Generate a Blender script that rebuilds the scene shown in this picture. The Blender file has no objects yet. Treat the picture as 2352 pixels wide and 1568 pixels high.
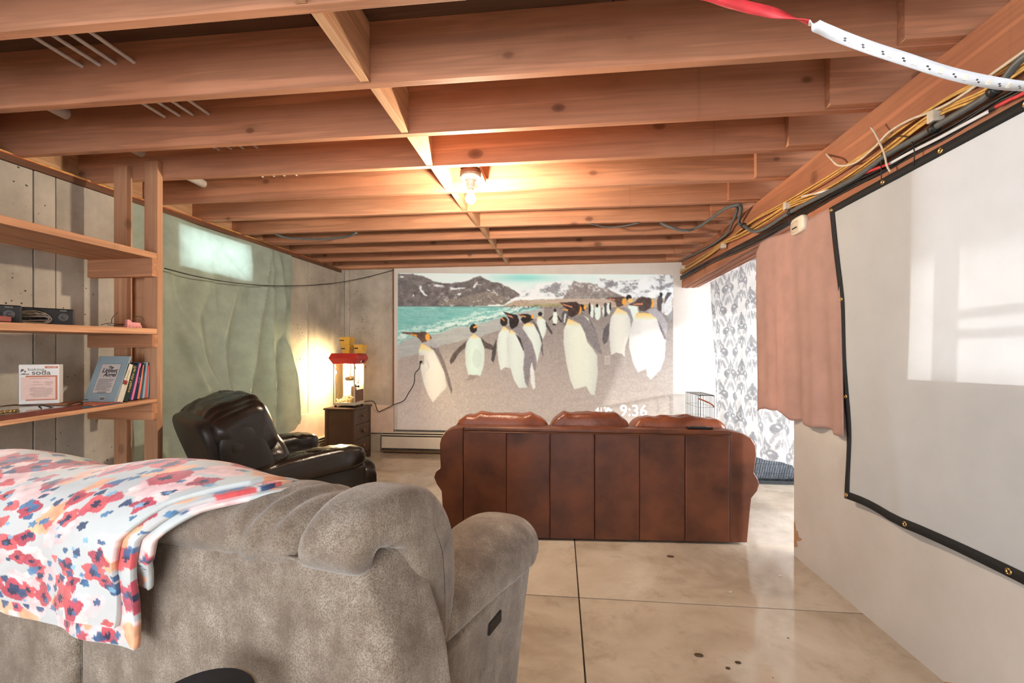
import bpy, bmesh, math, random
import numpy as np
from mathutils import Vector, Matrix, noise as mnoise
random.seed(7); rng = np.random.default_rng(7)
PI = math.pi
scene = bpy.context.scene
COL = scene.collection

# ------------------------------------------------------------ camera
F, CX, HY, H = 1033.0, 1176.0, 822.0, 1.2          # focal length, centre and horizon in pixels of 2352x1568; lens height
TH = math.atan(111 / 1033.0)
cT, sT = math.cos(TH), math.sin(TH)
cam_d = bpy.data.cameras.new('camera'); cam = bpy.data.objects.new('camera', cam_d); COL.objects.link(cam)
cam.location = (0, 0, H); cam.rotation_euler = (PI / 2, 0, TH)
cam_d.sensor_width = 36; cam_d.lens = F * 36 / 2352; cam_d.shift_y = (HY - 784) / 2352; cam_d.clip_start = 0.02
scene.camera = cam

# ------------------------------------------------------------ world, sun, daylight, exposure
world = bpy.data.worlds.new('world'); scene.world = world; world.use_nodes = True
bg = world.node_tree.nodes['Background']; bg.inputs[0].default_value = (0.86, 0.93, 1.0, 1); bg.inputs[1].default_value = 6.0
sun_d = bpy.data.lights.new('sun', 'SUN'); sun = bpy.data.objects.new('sun', sun_d); COL.objects.link(sun)
SUN = Vector((-1, 0.36, -0.20)).normalized()
sun.rotation_euler = SUN.to_track_quat('-Z', 'Y').to_euler(); sun_d.energy = 4.5; sun_d.angle = 0.035; sun_d.color = (1, 0.97, 0.93)
def area_light(name, loc, look, sx, sy, power, color):
    d = bpy.data.lights.new(name, 'AREA'); o = bpy.data.objects.new(name, d); COL.objects.link(o)
    d.shape = 'RECTANGLE'; d.size = sx; d.size_y = sy; d.energy = power; d.color = color
    o.location = loc; o.rotation_euler = Vector(look).to_track_quat('-Z', 'Y').to_euler(); return o
area_light('rear_fill_light', (-0.9, -2.42, 1.25), (0, 1, 0), 3.3, 1.85, 50, (0.94, 0.97, 1.0))  # fill light added behind the camera; no window is known there
area_light('rear_left_fill_light', (-3.33, -1.2, 1.35), (1, -0.079, 0), 1.35, 1.3, 14, (0.95, 0.98, 1.0))  # second added fill, from the unseen left side behind the lens
area_light('patio_door_daylight', (3.72, 2.75, 1.1), (-1, 0, 0.35), 5.1, 2.0, 125, (0.9, 0.95, 1.0))
vs = scene.view_settings; vs.view_transform = 'Standard'; vs.look = 'None'; vs.gamma = 1.0; vs.exposure = 0.0; vs.use_curve_mapping = False
scene.cycles.use_denoising = True; scene.cycles.adaptive_threshold = .1; scene.cycles.adaptive_min_samples = 12
scene.cycles.max_bounces = 6; scene.cycles.diffuse_bounces = 3; scene.cycles.sample_clamp_indirect = 6; scene.cycles.caustics_reflective = False; scene.cycles.caustics_refractive = False

# ------------------------------------------------------------ pixel -> place helpers (a ray from the lens meets a known plane)
def ray(px, py):
    a = (px - CX) / F; b = -(py - HY) / F
    return Vector((a * cT - sT, a * sT + cT, b))
EYE = Vector((0, 0, H))
def Zp(px, py, Z): r = ray(px, py); return EYE + r * ((Z - H) / r.z)
def Yp(px, py, Y): r = ray(px, py); return EYE + r * (Y / r.y)
def Xp(px, py, X): r = ray(px, py); return EYE + r * (X / r.x)
def Dp(px, py, d): return EYE + ray(px, py) * d
def Pl(px, py, o, n):
    r = ray(px, py); n = Vector(n); return EYE + r * ((Vector(o) - EYE).dot(n) / r.dot(n))
def LWX(Y): return -2.84 - 0.079 * (5.58 - Y)       # the concrete wall stands a little askew
LWN = Vector((1, -0.079, 0)).normalized()
def LW(px, py, off=0.0): return Pl(px, py, Vector((LWX(0), 0, 0)) + LWN * off, LWN)

# ------------------------------------------------------------ materials
def lin(c):
    c = np.asarray(c, float) / 255.0
    return tuple(np.where(c <= 0.04045, c / 12.92, ((c + 0.055) / 1.055) ** 2.4)) + (1.0,)
class NT:
    def __init__(s, name):
        s.m = bpy.data.materials.new(name); s.m.use_nodes = True; s.t = s.m.node_tree; s.n = s.t.nodes
        s.b = s.n['Principled BSDF']; s.out = s.n['Material Output']
    def add(s, typ, **kw):
        o = s.n.new(typ)
        for k, v in kw.items():
            if k in o.inputs.keys(): o.inputs[k].default_value = v
            else: setattr(o, k, v)
        return o
    def link(s, a, b): s.t.links.new(a, b); return s
    def coord(s, scale=(1, 1, 1), rnd=True, rot=(0, 0, 0)):
        tc = s.add('ShaderNodeTexCoord'); mp = s.add('ShaderNodeMapping')
        mp.inputs['Scale'].default_value = scale; mp.inputs['Rotation'].default_value = rot
        if rnd:
            oi = s.add('ShaderNodeObjectInfo'); va = s.add('ShaderNodeVectorMath', operation='MULTIPLY_ADD')
            va.inputs[1].default_value = (37.0, 23.0, 11.0)
            s.link(oi.outputs['Random'], va.inputs[0]); s.link(tc.outputs['Object'], va.inputs[2]); s.link(va.outputs[0], mp.inputs[0])
        else: s.link(tc.outputs['Object'], mp.inputs[0])
        return mp.outputs[0]
    def noise(s, co, scale, detail=4, rough=.6, dist=0.0):
        o = s.add('ShaderNodeTexNoise'); o.inputs['Scale'].default_value = scale; o.inputs['Detail'].default_value = detail
        o.inputs['Roughness'].default_value = rough; o.inputs['Distortion'].default_value = dist; s.link(co, o.inputs['Vector']); return o.outputs['Fac']
    def ramp(s, fac, stops):
        o = s.add('ShaderNodeValToRGB'); e = o.color_ramp.elements
        while len(e) < len(stops): e.new(0.5)
        for k, (p, c) in enumerate(stops): e[k].position = p; e[k].color = lin(c) if len(c) == 3 else c
        s.link(fac, o.inputs[0]); return o.outputs[0]
    def mix(s, fac, a, b, typ='MIX'):
        o = s.add('ShaderNodeMix', data_type='RGBA', blend_type=typ)
        for v, i in ((fac, 0), (a, 6), (b, 7)):
            if isinstance(v, (int, float)): o.inputs[i].default_value = v
            elif isinstance(v, tuple): o.inputs[i].default_value = lin(v) if len(v) == 3 else v
            else: s.link(v, o.inputs[i])
        return o.outputs[2]
    def bump(s, fac, strength=.3, dist=.01, prev=None):
        o = s.add('ShaderNodeBump'); o.inputs['Strength'].default_value = strength; o.inputs['Distance'].default_value = dist
        s.link(fac, o.inputs['Height'])
        if prev is not None: s.link(prev, o.inputs['Normal'])
        s.link(o.outputs[0], s.b.inputs['Normal']); return o.outputs[0]
    def col(s, c):
        if isinstance(c, tuple): s.b.inputs['Base Color'].default_value = lin(c) if len(c) == 3 else c
        else: s.link(c, s.b.inputs['Base Color'])
        return s
    def set(s, **kw):
        for k, v in kw.items(): s.b.inputs[k.replace('_', ' ')].default_value = v
        return s
MATS = {}
def plain(name, c, rough=.5, var=.12, scale=30, metal=0.0, bump=0.0, **kw):
    if name in MATS: return MATS[name]
    t = NT(name); co = t.coord(); f = t.noise(co, scale)
    d = tuple(max(0, v * (1 - var)) for v in c); l = tuple(min(255, v * (1 + var * .6)) for v in c)
    t.col(t.ramp(f, [(.3, d), (.7, l)])).set(Roughness=rough, Metallic=metal, **kw)
    if bump: t.bump(f, bump, .003)
    MATS[name] = t.m; return t.m
def wood(name, base, axis='X', dark=.62, light=1.12, knots=.7, rough=.65, kscale=4.6):
    if name in MATS: return MATS[name]
    t = NT(name)
    sc = {'X': (.55, 13, 13), 'Y': (13, .55, 13), 'Z': (13, 13, .55)}[axis]; s2 = {'X': (.6, 1, 1.6), 'Y': (1.6, .6, 1), 'Z': (1.6, 1, .6)}[axis]
    sm = {'X': (7, 0, .12), 'Y': (.12, 7, 0), 'Z': (0, .12, 7)}[axis]; sk = {'X': (.62, .0, 1.0), 'Y': (.6, .62, .6), 'Z': (.8, .8, .5)}[axis]
    D = lambda k: tuple(min(255, v * k) for v in base)
    co = t.coord(sc); c2 = t.coord(s2); f1 = t.noise(co, 1.0, 3, .6, .35); f3 = t.noise(c2, 2.0, 4, .6)
    c = t.ramp(f1, [(.28, D(.80)), (.45, D(.97)), (.52, D(.90)), (.60, D(1.06)), (.75, D(light))])
    c = t.mix(t.ramp(f3, [(.32, (170, 170, 170)), (.62, (0, 0, 0))]), c, tuple(v * k for v, k in zip(base, (.78, .64, .56))))
    g = t.noise(t.coord(sm), 1.0, 3, .65); c = t.mix(t.ramp(g, [(.64, (0, 0, 0)), (.74, (150, 150, 150))]), c, D(.5))
    if knots:
        v = t.add('ShaderNodeTexVoronoi', feature='F1'); v.inputs['Scale'].default_value = kscale; v.inputs['Randomness'].default_value = 1.0; t.link(t.coord(sk), v.inputs['Vector'])
        sp = t.add('ShaderNodeSeparateColor'); t.link(v.outputs['Color'], sp.inputs[0])
        rr = t.add('ShaderNodeMath', operation='MULTIPLY_ADD'); rr.inputs[1].default_value = -.08; rr.inputs[2].default_value = .05; t.link(sp.outputs[0], rr.inputs[0])
        dd = t.add('ShaderNodeMath', operation='SUBTRACT'); t.link(v.outputs['Distance'], dd.inputs[0]); t.link(rr.outputs[0], dd.inputs[1])
        k = t.ramp(dd.outputs[0], [(.0, (240, 240, 240)), (.075, (200, 200, 200)), (.105, (90, 90, 90)), (.22, (0, 0, 0))])
        kk = t.add('ShaderNodeMath', operation='MULTIPLY'); kk.inputs[1].default_value = knots * 1.3; t.link(k, kk.inputs[0])
        c = t.mix(kk.outputs[0], c, tuple(v_ * q for v_, q in zip(base, (.42, .34, .28))))
    t.col(c).set(Roughness=rough); t.b.inputs['Specular IOR Level'].default_value = .3
    MATS[name] = t.m; return t.m
def concrete(name, a, b, rough=.85, streak=True, pits=True, scale=2.2, stain=None):
    if name in MATS: return MATS[name]
    t = NT(name); co = t.coord(); cs = t.coord((3.2, 3.2, .45))
    f = t.noise(co, scale, 7, .62); c = t.ramp(f, [(.3, a), (.68, b)])
    if streak:
        g = t.noise(cs, 2.2, 5, .6); c = t.mix(t.ramp(g, [(.42, (110, 110, 110)), (.62, (0, 0, 0))]), c, tuple(v * .68 for v in a))
    if stain:
        g = t.noise(co, 1.1, 6, .65, .8); c = t.mix(t.ramp(g, [(.5, (0, 0, 0)), (.72, (150, 150, 150))]), c, stain)
        g = t.noise(co, 9, 4, .7); c = t.mix(t.ramp(g, [(.62, (0, 0, 0)), (.72, (120, 120, 120))]), c, tuple(v * .72 for v in stain))
    h = f
    if pits:
        v = t.add('ShaderNodeTexVoronoi'); v.inputs['Scale'].default_value = 26; t.link(co, v.inputs['Vector'])
        g = t.noise(co, 3.1, 2); mm = t.add('ShaderNodeMath', operation='MULTIPLY_ADD'); mm.inputs[1].default_value = -.5; mm.inputs[2].default_value = .315
        t.link(g, mm.inputs[0]); ad = t.add('ShaderNodeMath', operation='LESS_THAN'); t.link(v.outputs['Distance'], ad.inputs[0]); t.link(mm.outputs[0], ad.inputs[1])
        c = t.mix(ad.outputs[0], c, tuple(v_ * .42 for v_ in a)); h = t.noise(co, 22, 5)
    t.col(c).set(Roughness=rough); t.bump(h, .3, .01); MATS[name] = t.m; return t.m
def fabric(name, c, trans=.35, rough=.9, var=.08, weave=420, attr=None, sheen=.2, scale=6):
    if name in MATS: return MATS[name]
    t = NT(name); co = t.coord(rnd=False)
    if attr: a = t.add('ShaderNodeVertexColor', layer_name=attr); cc = a.outputs[0]
    else:
        f = t.noise(co, scale, 5); cc = t.ramp(f, [(.3, tuple(v * (1 - var) for v in c)), (.7, tuple(min(255, v * (1 + var * .5)) for v in c))])
    t.col(cc).set(Roughness=rough); t.b.inputs['Sheen Weight'].default_value = sheen; t.b.inputs['Specular IOR Level'].default_value = .15
    n = t.noise(co, weave, 2); bp = t.bump(n, .25, .002)
    if trans:
        tr = t.add('ShaderNodeBsdfTranslucent'); mx = t.add('ShaderNodeMixShader'); mx.inputs[0].default_value = trans
        t.link(cc, tr.inputs[0]); t.link(t.b.outputs[0], mx.inputs[1]); t.link(tr.outputs[0], mx.inputs[2]); t.link(mx.outputs[0], t.out.inputs[0])
    MATS[name] = t.m; return t.m
def emit(name, c, strength):
    if name in MATS: return MATS[name]
    t = NT(name); t.col(c); t.b.inputs['Emission Color'].default_value = lin(c); t.b.inputs['Emission Strength'].default_value = strength; MATS[name] = t.m; return t.m
def glass(name, tint=(240, 245, 243), rough=.03, alpha=.18):
    if name in MATS: return MATS[name]
    t = NT(name); tr = t.add('ShaderNodeBsdfTransparent'); tr.inputs[0].default_value = lin(tint); gl = t.add('ShaderNodeBsdfGlossy'); gl.inputs['Roughness'].default_value = rough
    mx = t.add('ShaderNodeMixShader'); fr = t.add('ShaderNodeLayerWeight'); fr.inputs[0].default_value = alpha
    ml = t.add('ShaderNodeMath', operation='MULTIPLY'); ml.inputs[1].default_value = .3; t.link(fr.outputs['Fresnel'], ml.inputs[0]); t.link(ml.outputs[0], mx.inputs[0]); t.link(tr.outputs[0], mx.inputs[1]); t.link(gl.outputs[0], mx.inputs[2]); t.link(mx.outputs[0], t.out.inputs[0]); MATS[name] = t.m; return t.m

# ------------------------------------------------------------ object helpers
def tag(o, label=None, cat=None, group=None, kind=None):
    if label: o['label'] = label
    if cat: o['category'] = cat
    if group: o['group'] = group
    if kind: o['kind'] = kind
    return o
def link(o, parent=None):
    COL.objects.link(o)
    if parent is not None:
        o.parent = parent; o.matrix_parent_inverse = Matrix.Translation(-parent.location) if parent.rotation_euler[2] == 0 else MI[parent.name]
    return o
MI = {}
def thing(name, label, cat, loc=(0, 0, 0), group=None, kind=None):
    o = bpy.data.objects.new(name, None); o.location = loc; o.empty_display_size = .05; COL.objects.link(o)
    return tag(o, label, cat, group, kind)
def mesh(name, V, Fc, mat, parent=None, smooth=False, mats=None, fm=None):
    me = bpy.data.meshes.new(name); V = [Vector(v) for v in V]
    lo = Vector((min(v.x for v in V), min(v.y for v in V), min(v.z for v in V))); hi = Vector((max(v.x for v in V), max(v.y for v in V), max(v.z for v in V)))
    c = Vector(((lo.x + hi.x) / 2, (lo.y + hi.y) / 2, lo.z))
    me.from_pydata([v - c for v in V], [], Fc)
    for m in (mats or [mat]): me.materials.append(m)
    if fm: me.polygons.foreach_set('material_index', fm)
    if smooth: me.polygons.foreach_set('use_smooth', [True] * len(me.polygons))
    o = bpy.data.objects.new(name, me); o.location = c; link(o, parent); return o
BOXF = [(0, 3, 2, 1), (4, 5, 6, 7), (0, 1, 5, 4), (1, 2, 6, 5), (2, 3, 7, 6), (3, 0, 4, 7)]
def bevel(o, w, seg=2):
    m = o.modifiers.new('bevel', 'BEVEL'); m.width = w; m.segments = seg; m.limit_method = 'ANGLE'; return o
def box(name, x0, x1, y0, y1, z0, z1, mat, parent=None, bev=0.0, T=None):
    V = [Vector(p) for p in ((x0, y0, z0), (x1, y0, z0), (x1, y1, z0), (x0, y1, z0), (x0, y0, z1), (x1, y0, z1), (x1, y1, z1), (x0, y1, z1))]
    if T is not None: V = [T @ v for v in V]
    o = mesh(name, V, BOXF, mat, parent)
    if bev: bevel(o, bev)
    return o
def prism(name, pts, e0, e1, mat, parent=None, bev=0.0, smooth=False, seg=2):
    # pts: closed outline (list of Vector); e0/e1: offset vectors of the two faces
    n = len(pts); V = [Vector(p) + Vector(e0) for p in pts] + [Vector(p) + Vector(e1) for p in pts]
    Fc = [tuple(range(n)), tuple(range(2 * n - 1, n - 1, -1))] + [(i, n + i, n + (i + 1) % n, (i + 1) % n) for i in range(n)]
    o = mesh(name, V, Fc, mat, parent)
    me = o.data; bm = bmesh.new(); bm.from_mesh(me); bmesh.ops.recalc_face_normals(bm, faces=bm.faces); bm.to_mesh(me); bm.free()
    if bev: bevel(o, bev, seg)
    if smooth:
        for p in me.polygons: p.use_smooth = True
    return o
def catmull(pts, n=8):
    P = [Vector(p) for p in pts]
    if len(P) < 3: return P
    out = []; Q = [2 * P[0] - P[1]] + P + [2 * P[-1] - P[-2]]
    for i in range(1, len(Q) - 2):
        for k in range(n):
            t = k / n; a, b, c, d = Q[i - 1:i + 3]
            out.append(.5 * ((2 * b) + (c - a) * t + (2 * a - 5 * b + 4 * c - d) * t * t + (3 * b - a - 3 * c + d) * t ** 3))
    out.append(P[-1]); return out
def tube(name, pts, r, mat, parent=None, seg=8, n=6, closed=False, raw=False):
    P = [Vector(p) for p in pts] if raw else catmull(pts, n)
    V = []; Fc = []; up = Vector((0, 0, 1)); prev = None
    for i, p in enumerate(P):
        t = (P[min(i + 1, len(P) - 1)] - P[max(i - 1, 0)])
        t = t.normalized() if t.length > 1e-9 else Vector((0, 0, 1))
        if prev is None: prev = up if abs(t.z) < .9 else Vector((1, 0, 0))
        s = t.cross(prev)
        s = s.normalized() if s.length > 1e-6 else t.orthogonal().normalized()
        q = s.cross(t).normalized(); prev = q
        rr = r[i] if isinstance(r, (list, tuple)) and len(r) == len(P) else (r(i / (len(P) - 1)) if callable(r) else r)
        for k in range(seg):
            a = 2 * PI * k / seg; V.append(p + (s * math.cos(a) + q * math.sin(a)) * rr)
    for i in range(len(P) - 1):
        for k in range(seg):
            Fc.append((i * seg + k, i * seg + (k + 1) % seg, (i + 1) * seg + (k + 1) % seg, (i + 1) * seg + k))
    Fc.append(tuple(range(seg - 1, -1, -1))); Fc.append(tuple((len(P) - 1) * seg + k for k in range(seg)))
    return mesh(name, V, Fc, mat, parent, smooth=True)
def lathe(name, prof, c, mat, parent=None, seg=24, axis=(0, 0, 1)):
    ax = Vector(axis).normalized(); a = ax.orthogonal().normalized(); b = ax.cross(a); c = Vector(c); V = []; Fc = []
    for r, z in prof:
        for k in range(seg):
            t = 2 * PI * k / seg; V.append(c + ax * z + (a * math.cos(t) + b * math.sin(t)) * max(r, 1e-4))
    n = len(prof)
    for i in range(n - 1):
        for k in range(seg): Fc.append((i * seg + k, i * seg + (k + 1) % seg, (i + 1) * seg + (k + 1) % seg, (i + 1) * seg + k))
    Fc.append(tuple(range(seg - 1, -1, -1))); Fc.append(tuple((n - 1) * seg + k for k in range(seg)))
    o = mesh(name, V, Fc, mat, parent, smooth=True); return o
def surf(name, fn, nu, nv, mat, parent=None, thick=0.0, smooth=True, cols=None, attr='col', sub=0, wrap=False):
    V = []; Fc = []
    for j in range(nv + 1):
        for i in range(nu + 1): V.append(fn(i / nu, j / nv))
    for j in range(nv):
        for i in range(nu):
            a = j * (nu + 1) + i; Fc.append((a, a + 1, a + nu + 2, a + nu + 1))
    o = mesh(name, V, Fc, mat, parent, smooth)
    if cols is not None:                                   # (nv+1, nu+1, 3) sRGB 0..255
        c = np.clip(cols.reshape(-1, 3), 0, 255) / 255.0
        c = np.where(c <= 0.04045, c / 12.92, ((c + 0.055) / 1.055) ** 2.4); c = np.hstack([c, np.ones((len(c), 1))]).astype(np.float32)
        at = o.data.color_attributes.new(attr, 'FLOAT_COLOR', 'POINT'); at.data.foreach_set('color', c.ravel())
    if thick:
        m = o.modifiers.new('solid', 'SOLIDIFY'); m.thickness = thick; m.offset = 0
    if sub:
        m = o.modifiers.new('sub', 'SUBSURF'); m.levels = sub; m.render_levels = sub
    return o
def puff(name, fn, nu, nv, mat, parent=None, caps=True):
    # closed rounded body: fn(u,v) -> point, u wraps around, v from pole to pole
    V = []; Fc = []
    for j in range(nv + 1):
        for i in range(nu): V.append(fn(i / nu, j / nv))
    for j in range(nv):
        for i in range(nu): Fc.append((j * nu + i, j * nu + (i + 1) % nu, (j + 1) * nu + (i + 1) % nu, (j + 1) * nu + i))
    if caps: Fc.append(tuple(range(nu - 1, -1, -1))); Fc.append(tuple(nv * nu + k for k in range(nu)))
    return mesh(name, V, Fc, mat, parent, smooth=True)
def sgnpow(x, e): return math.copysign(abs(x) ** e, x)
def cushion(name, c, half, mat, parent=None, T=None, e1=.45, e2=.35, nu=40, nv=24, wr=0.0, wsc=9.0, seedv=0.0, deform=None):
    c = Vector(c)
    def fn(u, v):
        th = 2 * PI * u; ph = PI * (v - .5) * .9999
        p = Vector((half[0] * sgnpow(math.cos(ph), e1) * sgnpow(math.cos(th), e2), half[1] * sgnpow(math.cos(ph), e1) * sgnpow(math.sin(th), e2), half[2] * sgnpow(math.sin(ph), e1)))
        if deform: p = deform(p)
        if wr:
            q = p * wsc + Vector((seedv, seedv * 1.7, 3.1)); p = p * (1 + 0) + p.normalized() * wr * mnoise.noise(q)
        p = p + c
        return T @ p if T is not None else p
    return puff(name, fn, nu, nv, mat, parent)
def frame(o, ex, ey):
    ex = Vector(ex).normalized(); ey = Vector(ey); ey = (ey - ex * ey.dot(ex)).normalized(); ez = ex.cross(ey)
    return Matrix(((ex.x, ey.x, ez.x, o[0]), (ex.y, ey.y, ez.y, o[1]), (ex.z, ey.z, ez.z, o[2]), (0, 0, 0, 1)))
def text(name, s, size, T, mat, parent=None, align='CENTER', ext=.0004, sx=1.0, bold=0.0, shear=0.0, spacing=1.0):
    cu = bpy.data.curves.new(name, 'FONT'); cu.body = s; cu.size = size; cu.align_x = align; cu.align_y = 'CENTER'; cu.extrude = ext; cu.resolution_u = 3
    cu.offset = bold; cu.shear = shear; cu.space_character = spacing
    tmp = bpy.data.objects.new('tmp', cu); COL.objects.link(tmp); dg = bpy.context.evaluated_depsgraph_get()
    me = bpy.data.meshes.new_from_object(tmp.evaluated_get(dg)); bpy.data.objects.remove(tmp); bpy.data.curves.remove(cu)
    me.transform(T @ Matrix.Diagonal((sx, 1, 1, 1))); me.materials.clear(); me.materials.append(mat)
    lo = np.array([v.co[:] for v in me.vertices]); c = Vector(((lo[:, 0].min() + lo[:, 0].max()) / 2, (lo[:, 1].min() + lo[:, 1].max()) / 2, lo[:, 2].min()))
    me.transform(Matrix.Translation(-c)); me.name = name
    o = bpy.data.objects.new(name, me); o.location = c; link(o, parent); return o
# ---- numpy painting helpers for flat prints (projected picture, woven and printed cloth)
def vnoise(x, y, seed=0):
    xi = np.floor(x).astype(np.int64); yi = np.floor(y).astype(np.int64); fx = x - xi; fy = y - yi
    fx = fx * fx * (3 - 2 * fx); fy = fy * fy * (3 - 2 * fy)
    def h(a, b): 
        n = (a * 374761393 + b * 668265263 + seed * 974711) & 0x7fffffff; n = ((n ^ (n >> 13)) * 1274126177) & 0x7fffffff; return ((n ^ (n >> 16)) & 0xffff) / 65535.0
    return (h(xi, yi) * (1 - fx) + h(xi + 1, yi) * fx) * (1 - fy) + (h(xi, yi + 1) * (1 - fx) + h(xi + 1, yi + 1) * fx) * fy
def fbm(x, y, seed=0, o=4):
    s = 0; a = .5
    for k in range(o): s = s + a * vnoise(x * 2 ** k, y * 2 ** k, seed + k); a *= .5
    return s / (1 - .5 ** o)
def inpoly(X, Y, P):
    m = np.zeros(X.shape, bool); n = len(P)
    for i in range(n):
        x1, y1 = P[i]; x2, y2 = P[(i + 1) % n]
        if y1 == y2: continue
        m ^= ((Y >= min(y1, y2)) & (Y < max(y1, y2))) & (X < (x2 - x1) * (Y - y1) / (y2 - y1) + x1)
    return m
def inell(X, Y, cx, cy, rx, ry, rot=0.0):
    c, s = math.cos(rot), math.sin(rot); a = (X - cx) * c + (Y - cy) * s; b = -(X - cx) * s + (Y - cy) * c
    return (a / rx) ** 2 + (b / ry) ** 2 < 1
def put(img, m, c, k=1.0):
    c = np.asarray(c, float); img[m] = img[m] * (1 - k) + (c if c.ndim == 1 else c[m]) * k
# ============================================================ THE SETTING
JB, JT = 2.35, 2.61                                    # underside and top of the joists
JY = [0.15, 0.56, 0.97, 1.385, 1.81, 2.235, 2.627, 3.05, 3.47, 3.885, 4.28, 4.68, 5.09, 5.5]
W_JOIST = wood('joist_wood', (194, 138, 106), 'X'); W_BLOCK = wood('block_wood', (220, 174, 134), 'Y', knots=.35)
W_SUB = wood('subfloor_wood', (112, 86, 68), 'X', knots=0); W_BEAM = wood('beam_wood', (176, 118, 88), 'Y', knots=.5)
W_POST = wood('post_wood', (204, 156, 120), 'Z', knots=.5); W_SHELF = wood('shelf_wood', (212, 160, 122), 'Y', knots=.4); W_CROSS = wood('cross_wood', (196, 142, 106), 'X', knots=.3)
CONC = concrete('poured_concrete', (156, 148, 136), (206, 198, 184))
FLOORM = None
def floor_mat():
    t = NT('sealed_concrete_floor'); co = t.coord(rnd=False)
    f = t.noise(co, 1.6, 8, .62, .4); c = t.ramp(f, [(.28, (158, 142, 124)), (.5, (194, 180, 162)), (.74, (216, 206, 190))])
    g = t.noise(co, .75, 6, .65, 1.0); c = t.mix(t.ramp(g, [(.46, (0, 0, 0)), (.72, (190, 190, 190))]), c, (120, 98, 78))
    g2 = t.noise(co, 7, 6, .7, .3); c = t.mix(t.ramp(g2, [(.54, (0, 0, 0)), (.72, (150, 150, 150))]), c, (116, 92, 72))
    v = t.add('ShaderNodeTexVoronoi'); v.inputs['Scale'].default_value = 5.5; t.link(co, v.inputs['Vector'])
    h = t.noise(co, 1.3, 3); mm = t.add('ShaderNodeMath', operation='MULTIPLY_ADD'); mm.inputs[1].default_value = .3; mm.inputs[2].default_value = -.125; t.link(h, mm.inputs[0])
    lt = t.add('ShaderNodeMath', operation='LESS_THAN'); t.link(v.outputs['Distance'], lt.inputs[0]); t.link(mm.outputs[0], lt.inputs[1])
    c = t.mix(lt.outputs[0], c, (98, 76, 58)); t.col(c)
    r = t.ramp(g, [(.3, (70, 70, 70)), (.7, (110, 110, 110))]); t.link(r, t.b.inputs['Roughness']); t.b.inputs['Specular IOR Level'].default_value = .45
    t.bump(f, .08, .01); return t.m
FLOORM = floor_mat()
floor = thing('floor', None, None, (0, 2, 0), kind='structure')
box('slab_bed', -3.5, 3.95, -2.7, 5.75, -.12, -.012, plain('joint_dirt', (70, 55, 42), .9), floor)
for x0, x1 in ((-3.5, .0895), (.0965, 3.95)):
    for y0, y1 in ((-2.7, 2.2735), (2.2805, 5.75)): box('floor_slab', x0, x1, y0, y1, -.1, 0, FLOORM, floor)

TL = frame((LWX(0), 0, 0), (.079, 1, 0), (-1, .079, 0)); S = lambda Y: Y * 1.0031
wl = thing('wall_left', None, None, (LWX(1.5), 1.5, 0), kind='structure')
seam = [-2.6, -1.9, -1.2, -.5, .2, .9, LW(78, 430).y, LW(129, 450).y, LW(215, 500).y + .18, 3.286]
WY0, WY1, WZ0, WZ1 = 3.29, 4.02, 1.945, 2.268
for k in range(len(seam) - 1):
    for z0, z1 in (((0, .65), (2.05, 2.31)) if k in (1, 2) else ((0, 2.31),)): box('concrete_panel', S(seam[k]) + .0025, S(seam[k + 1]) - .0025, .004 * ((k * 7) % 3) / 2, .2, z0, z1, CONC, wl, .003, TL)
box('concrete_panel', S(WY0), S(WY1), 0, .2, 0, WZ0, CONC, wl, .003, TL); box('concrete_panel', S(WY0), S(WY1), 0, .2, WZ1, 2.31, CONC, wl, .003, TL)
sm = [WY1 + .005, 4.55, LW(708, 760).y, LW(773, 760).y, 5.6]
for k in range(4): box('concrete_panel', S(sm[k]) + .0025, S(sm[k + 1]) - .0025, .002 * (k % 2), .2, 0, 2.31, CONC, wl, .003, TL)
box('backing', S(-.5), S(WY0 - .03), .17, .22, 0, 2.31, CONC, wl, 0, TL); box('backing', S(WY1 + .03), S(5.6), .17, .22, 0, 2.31, CONC, wl, 0, TL)
win = thing('window_1', None, None, (LWX(3.6) - .1, 3.6, 1.945), kind='structure')
FR = plain('window_vinyl', (225, 225, 220), .4, .04)
for a in (WY0, (WY0 + WY1) / 2 - .012, WY1 - .025): box('window_frame', S(a), S(a + .025), .1, .14, WZ0, WZ1, FR, win, .003, TL)
for z in (WZ0, WZ1 - .025): box('window_frame', S(WY0), S(WY1), .1, .14, z, z + .025, FR, win, .003, TL)
for a, b in ((WY0 + .02, 3.65), (3.66, WY1 - .02)): box('pane', S(a), S(b), .118, .122, WZ0 + .02, WZ1 - .02, glass('window_glass'), win, 0, TL)
w4 = thing('window_added_left', None, None, (LWX(-1.2) - .1, -1.2, .65), kind='structure')  # unseen window, added so the left fill light has an opening
for a in (-1.9, -1.21, -.53): box('window_frame', S(a), S(a + .03), .1, .15, .65, 2.05, FR, w4, .003, TL)
for z in (.65, 2.02): box('window_frame', S(-1.9), S(-.5), .1, .15, z, z + .03, FR, w4, .003, TL)
sill = thing('trim_1', None, None, (LWX(2) + .01, 2, 2.312), kind='structure')
box('sill_plate', S(-2.6), S(5.6), -.012, .13, 2.312, 2.349, wood('sill_wood', (120, 84, 62), 'Y', knots=.2), sill, .002, TL)

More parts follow.
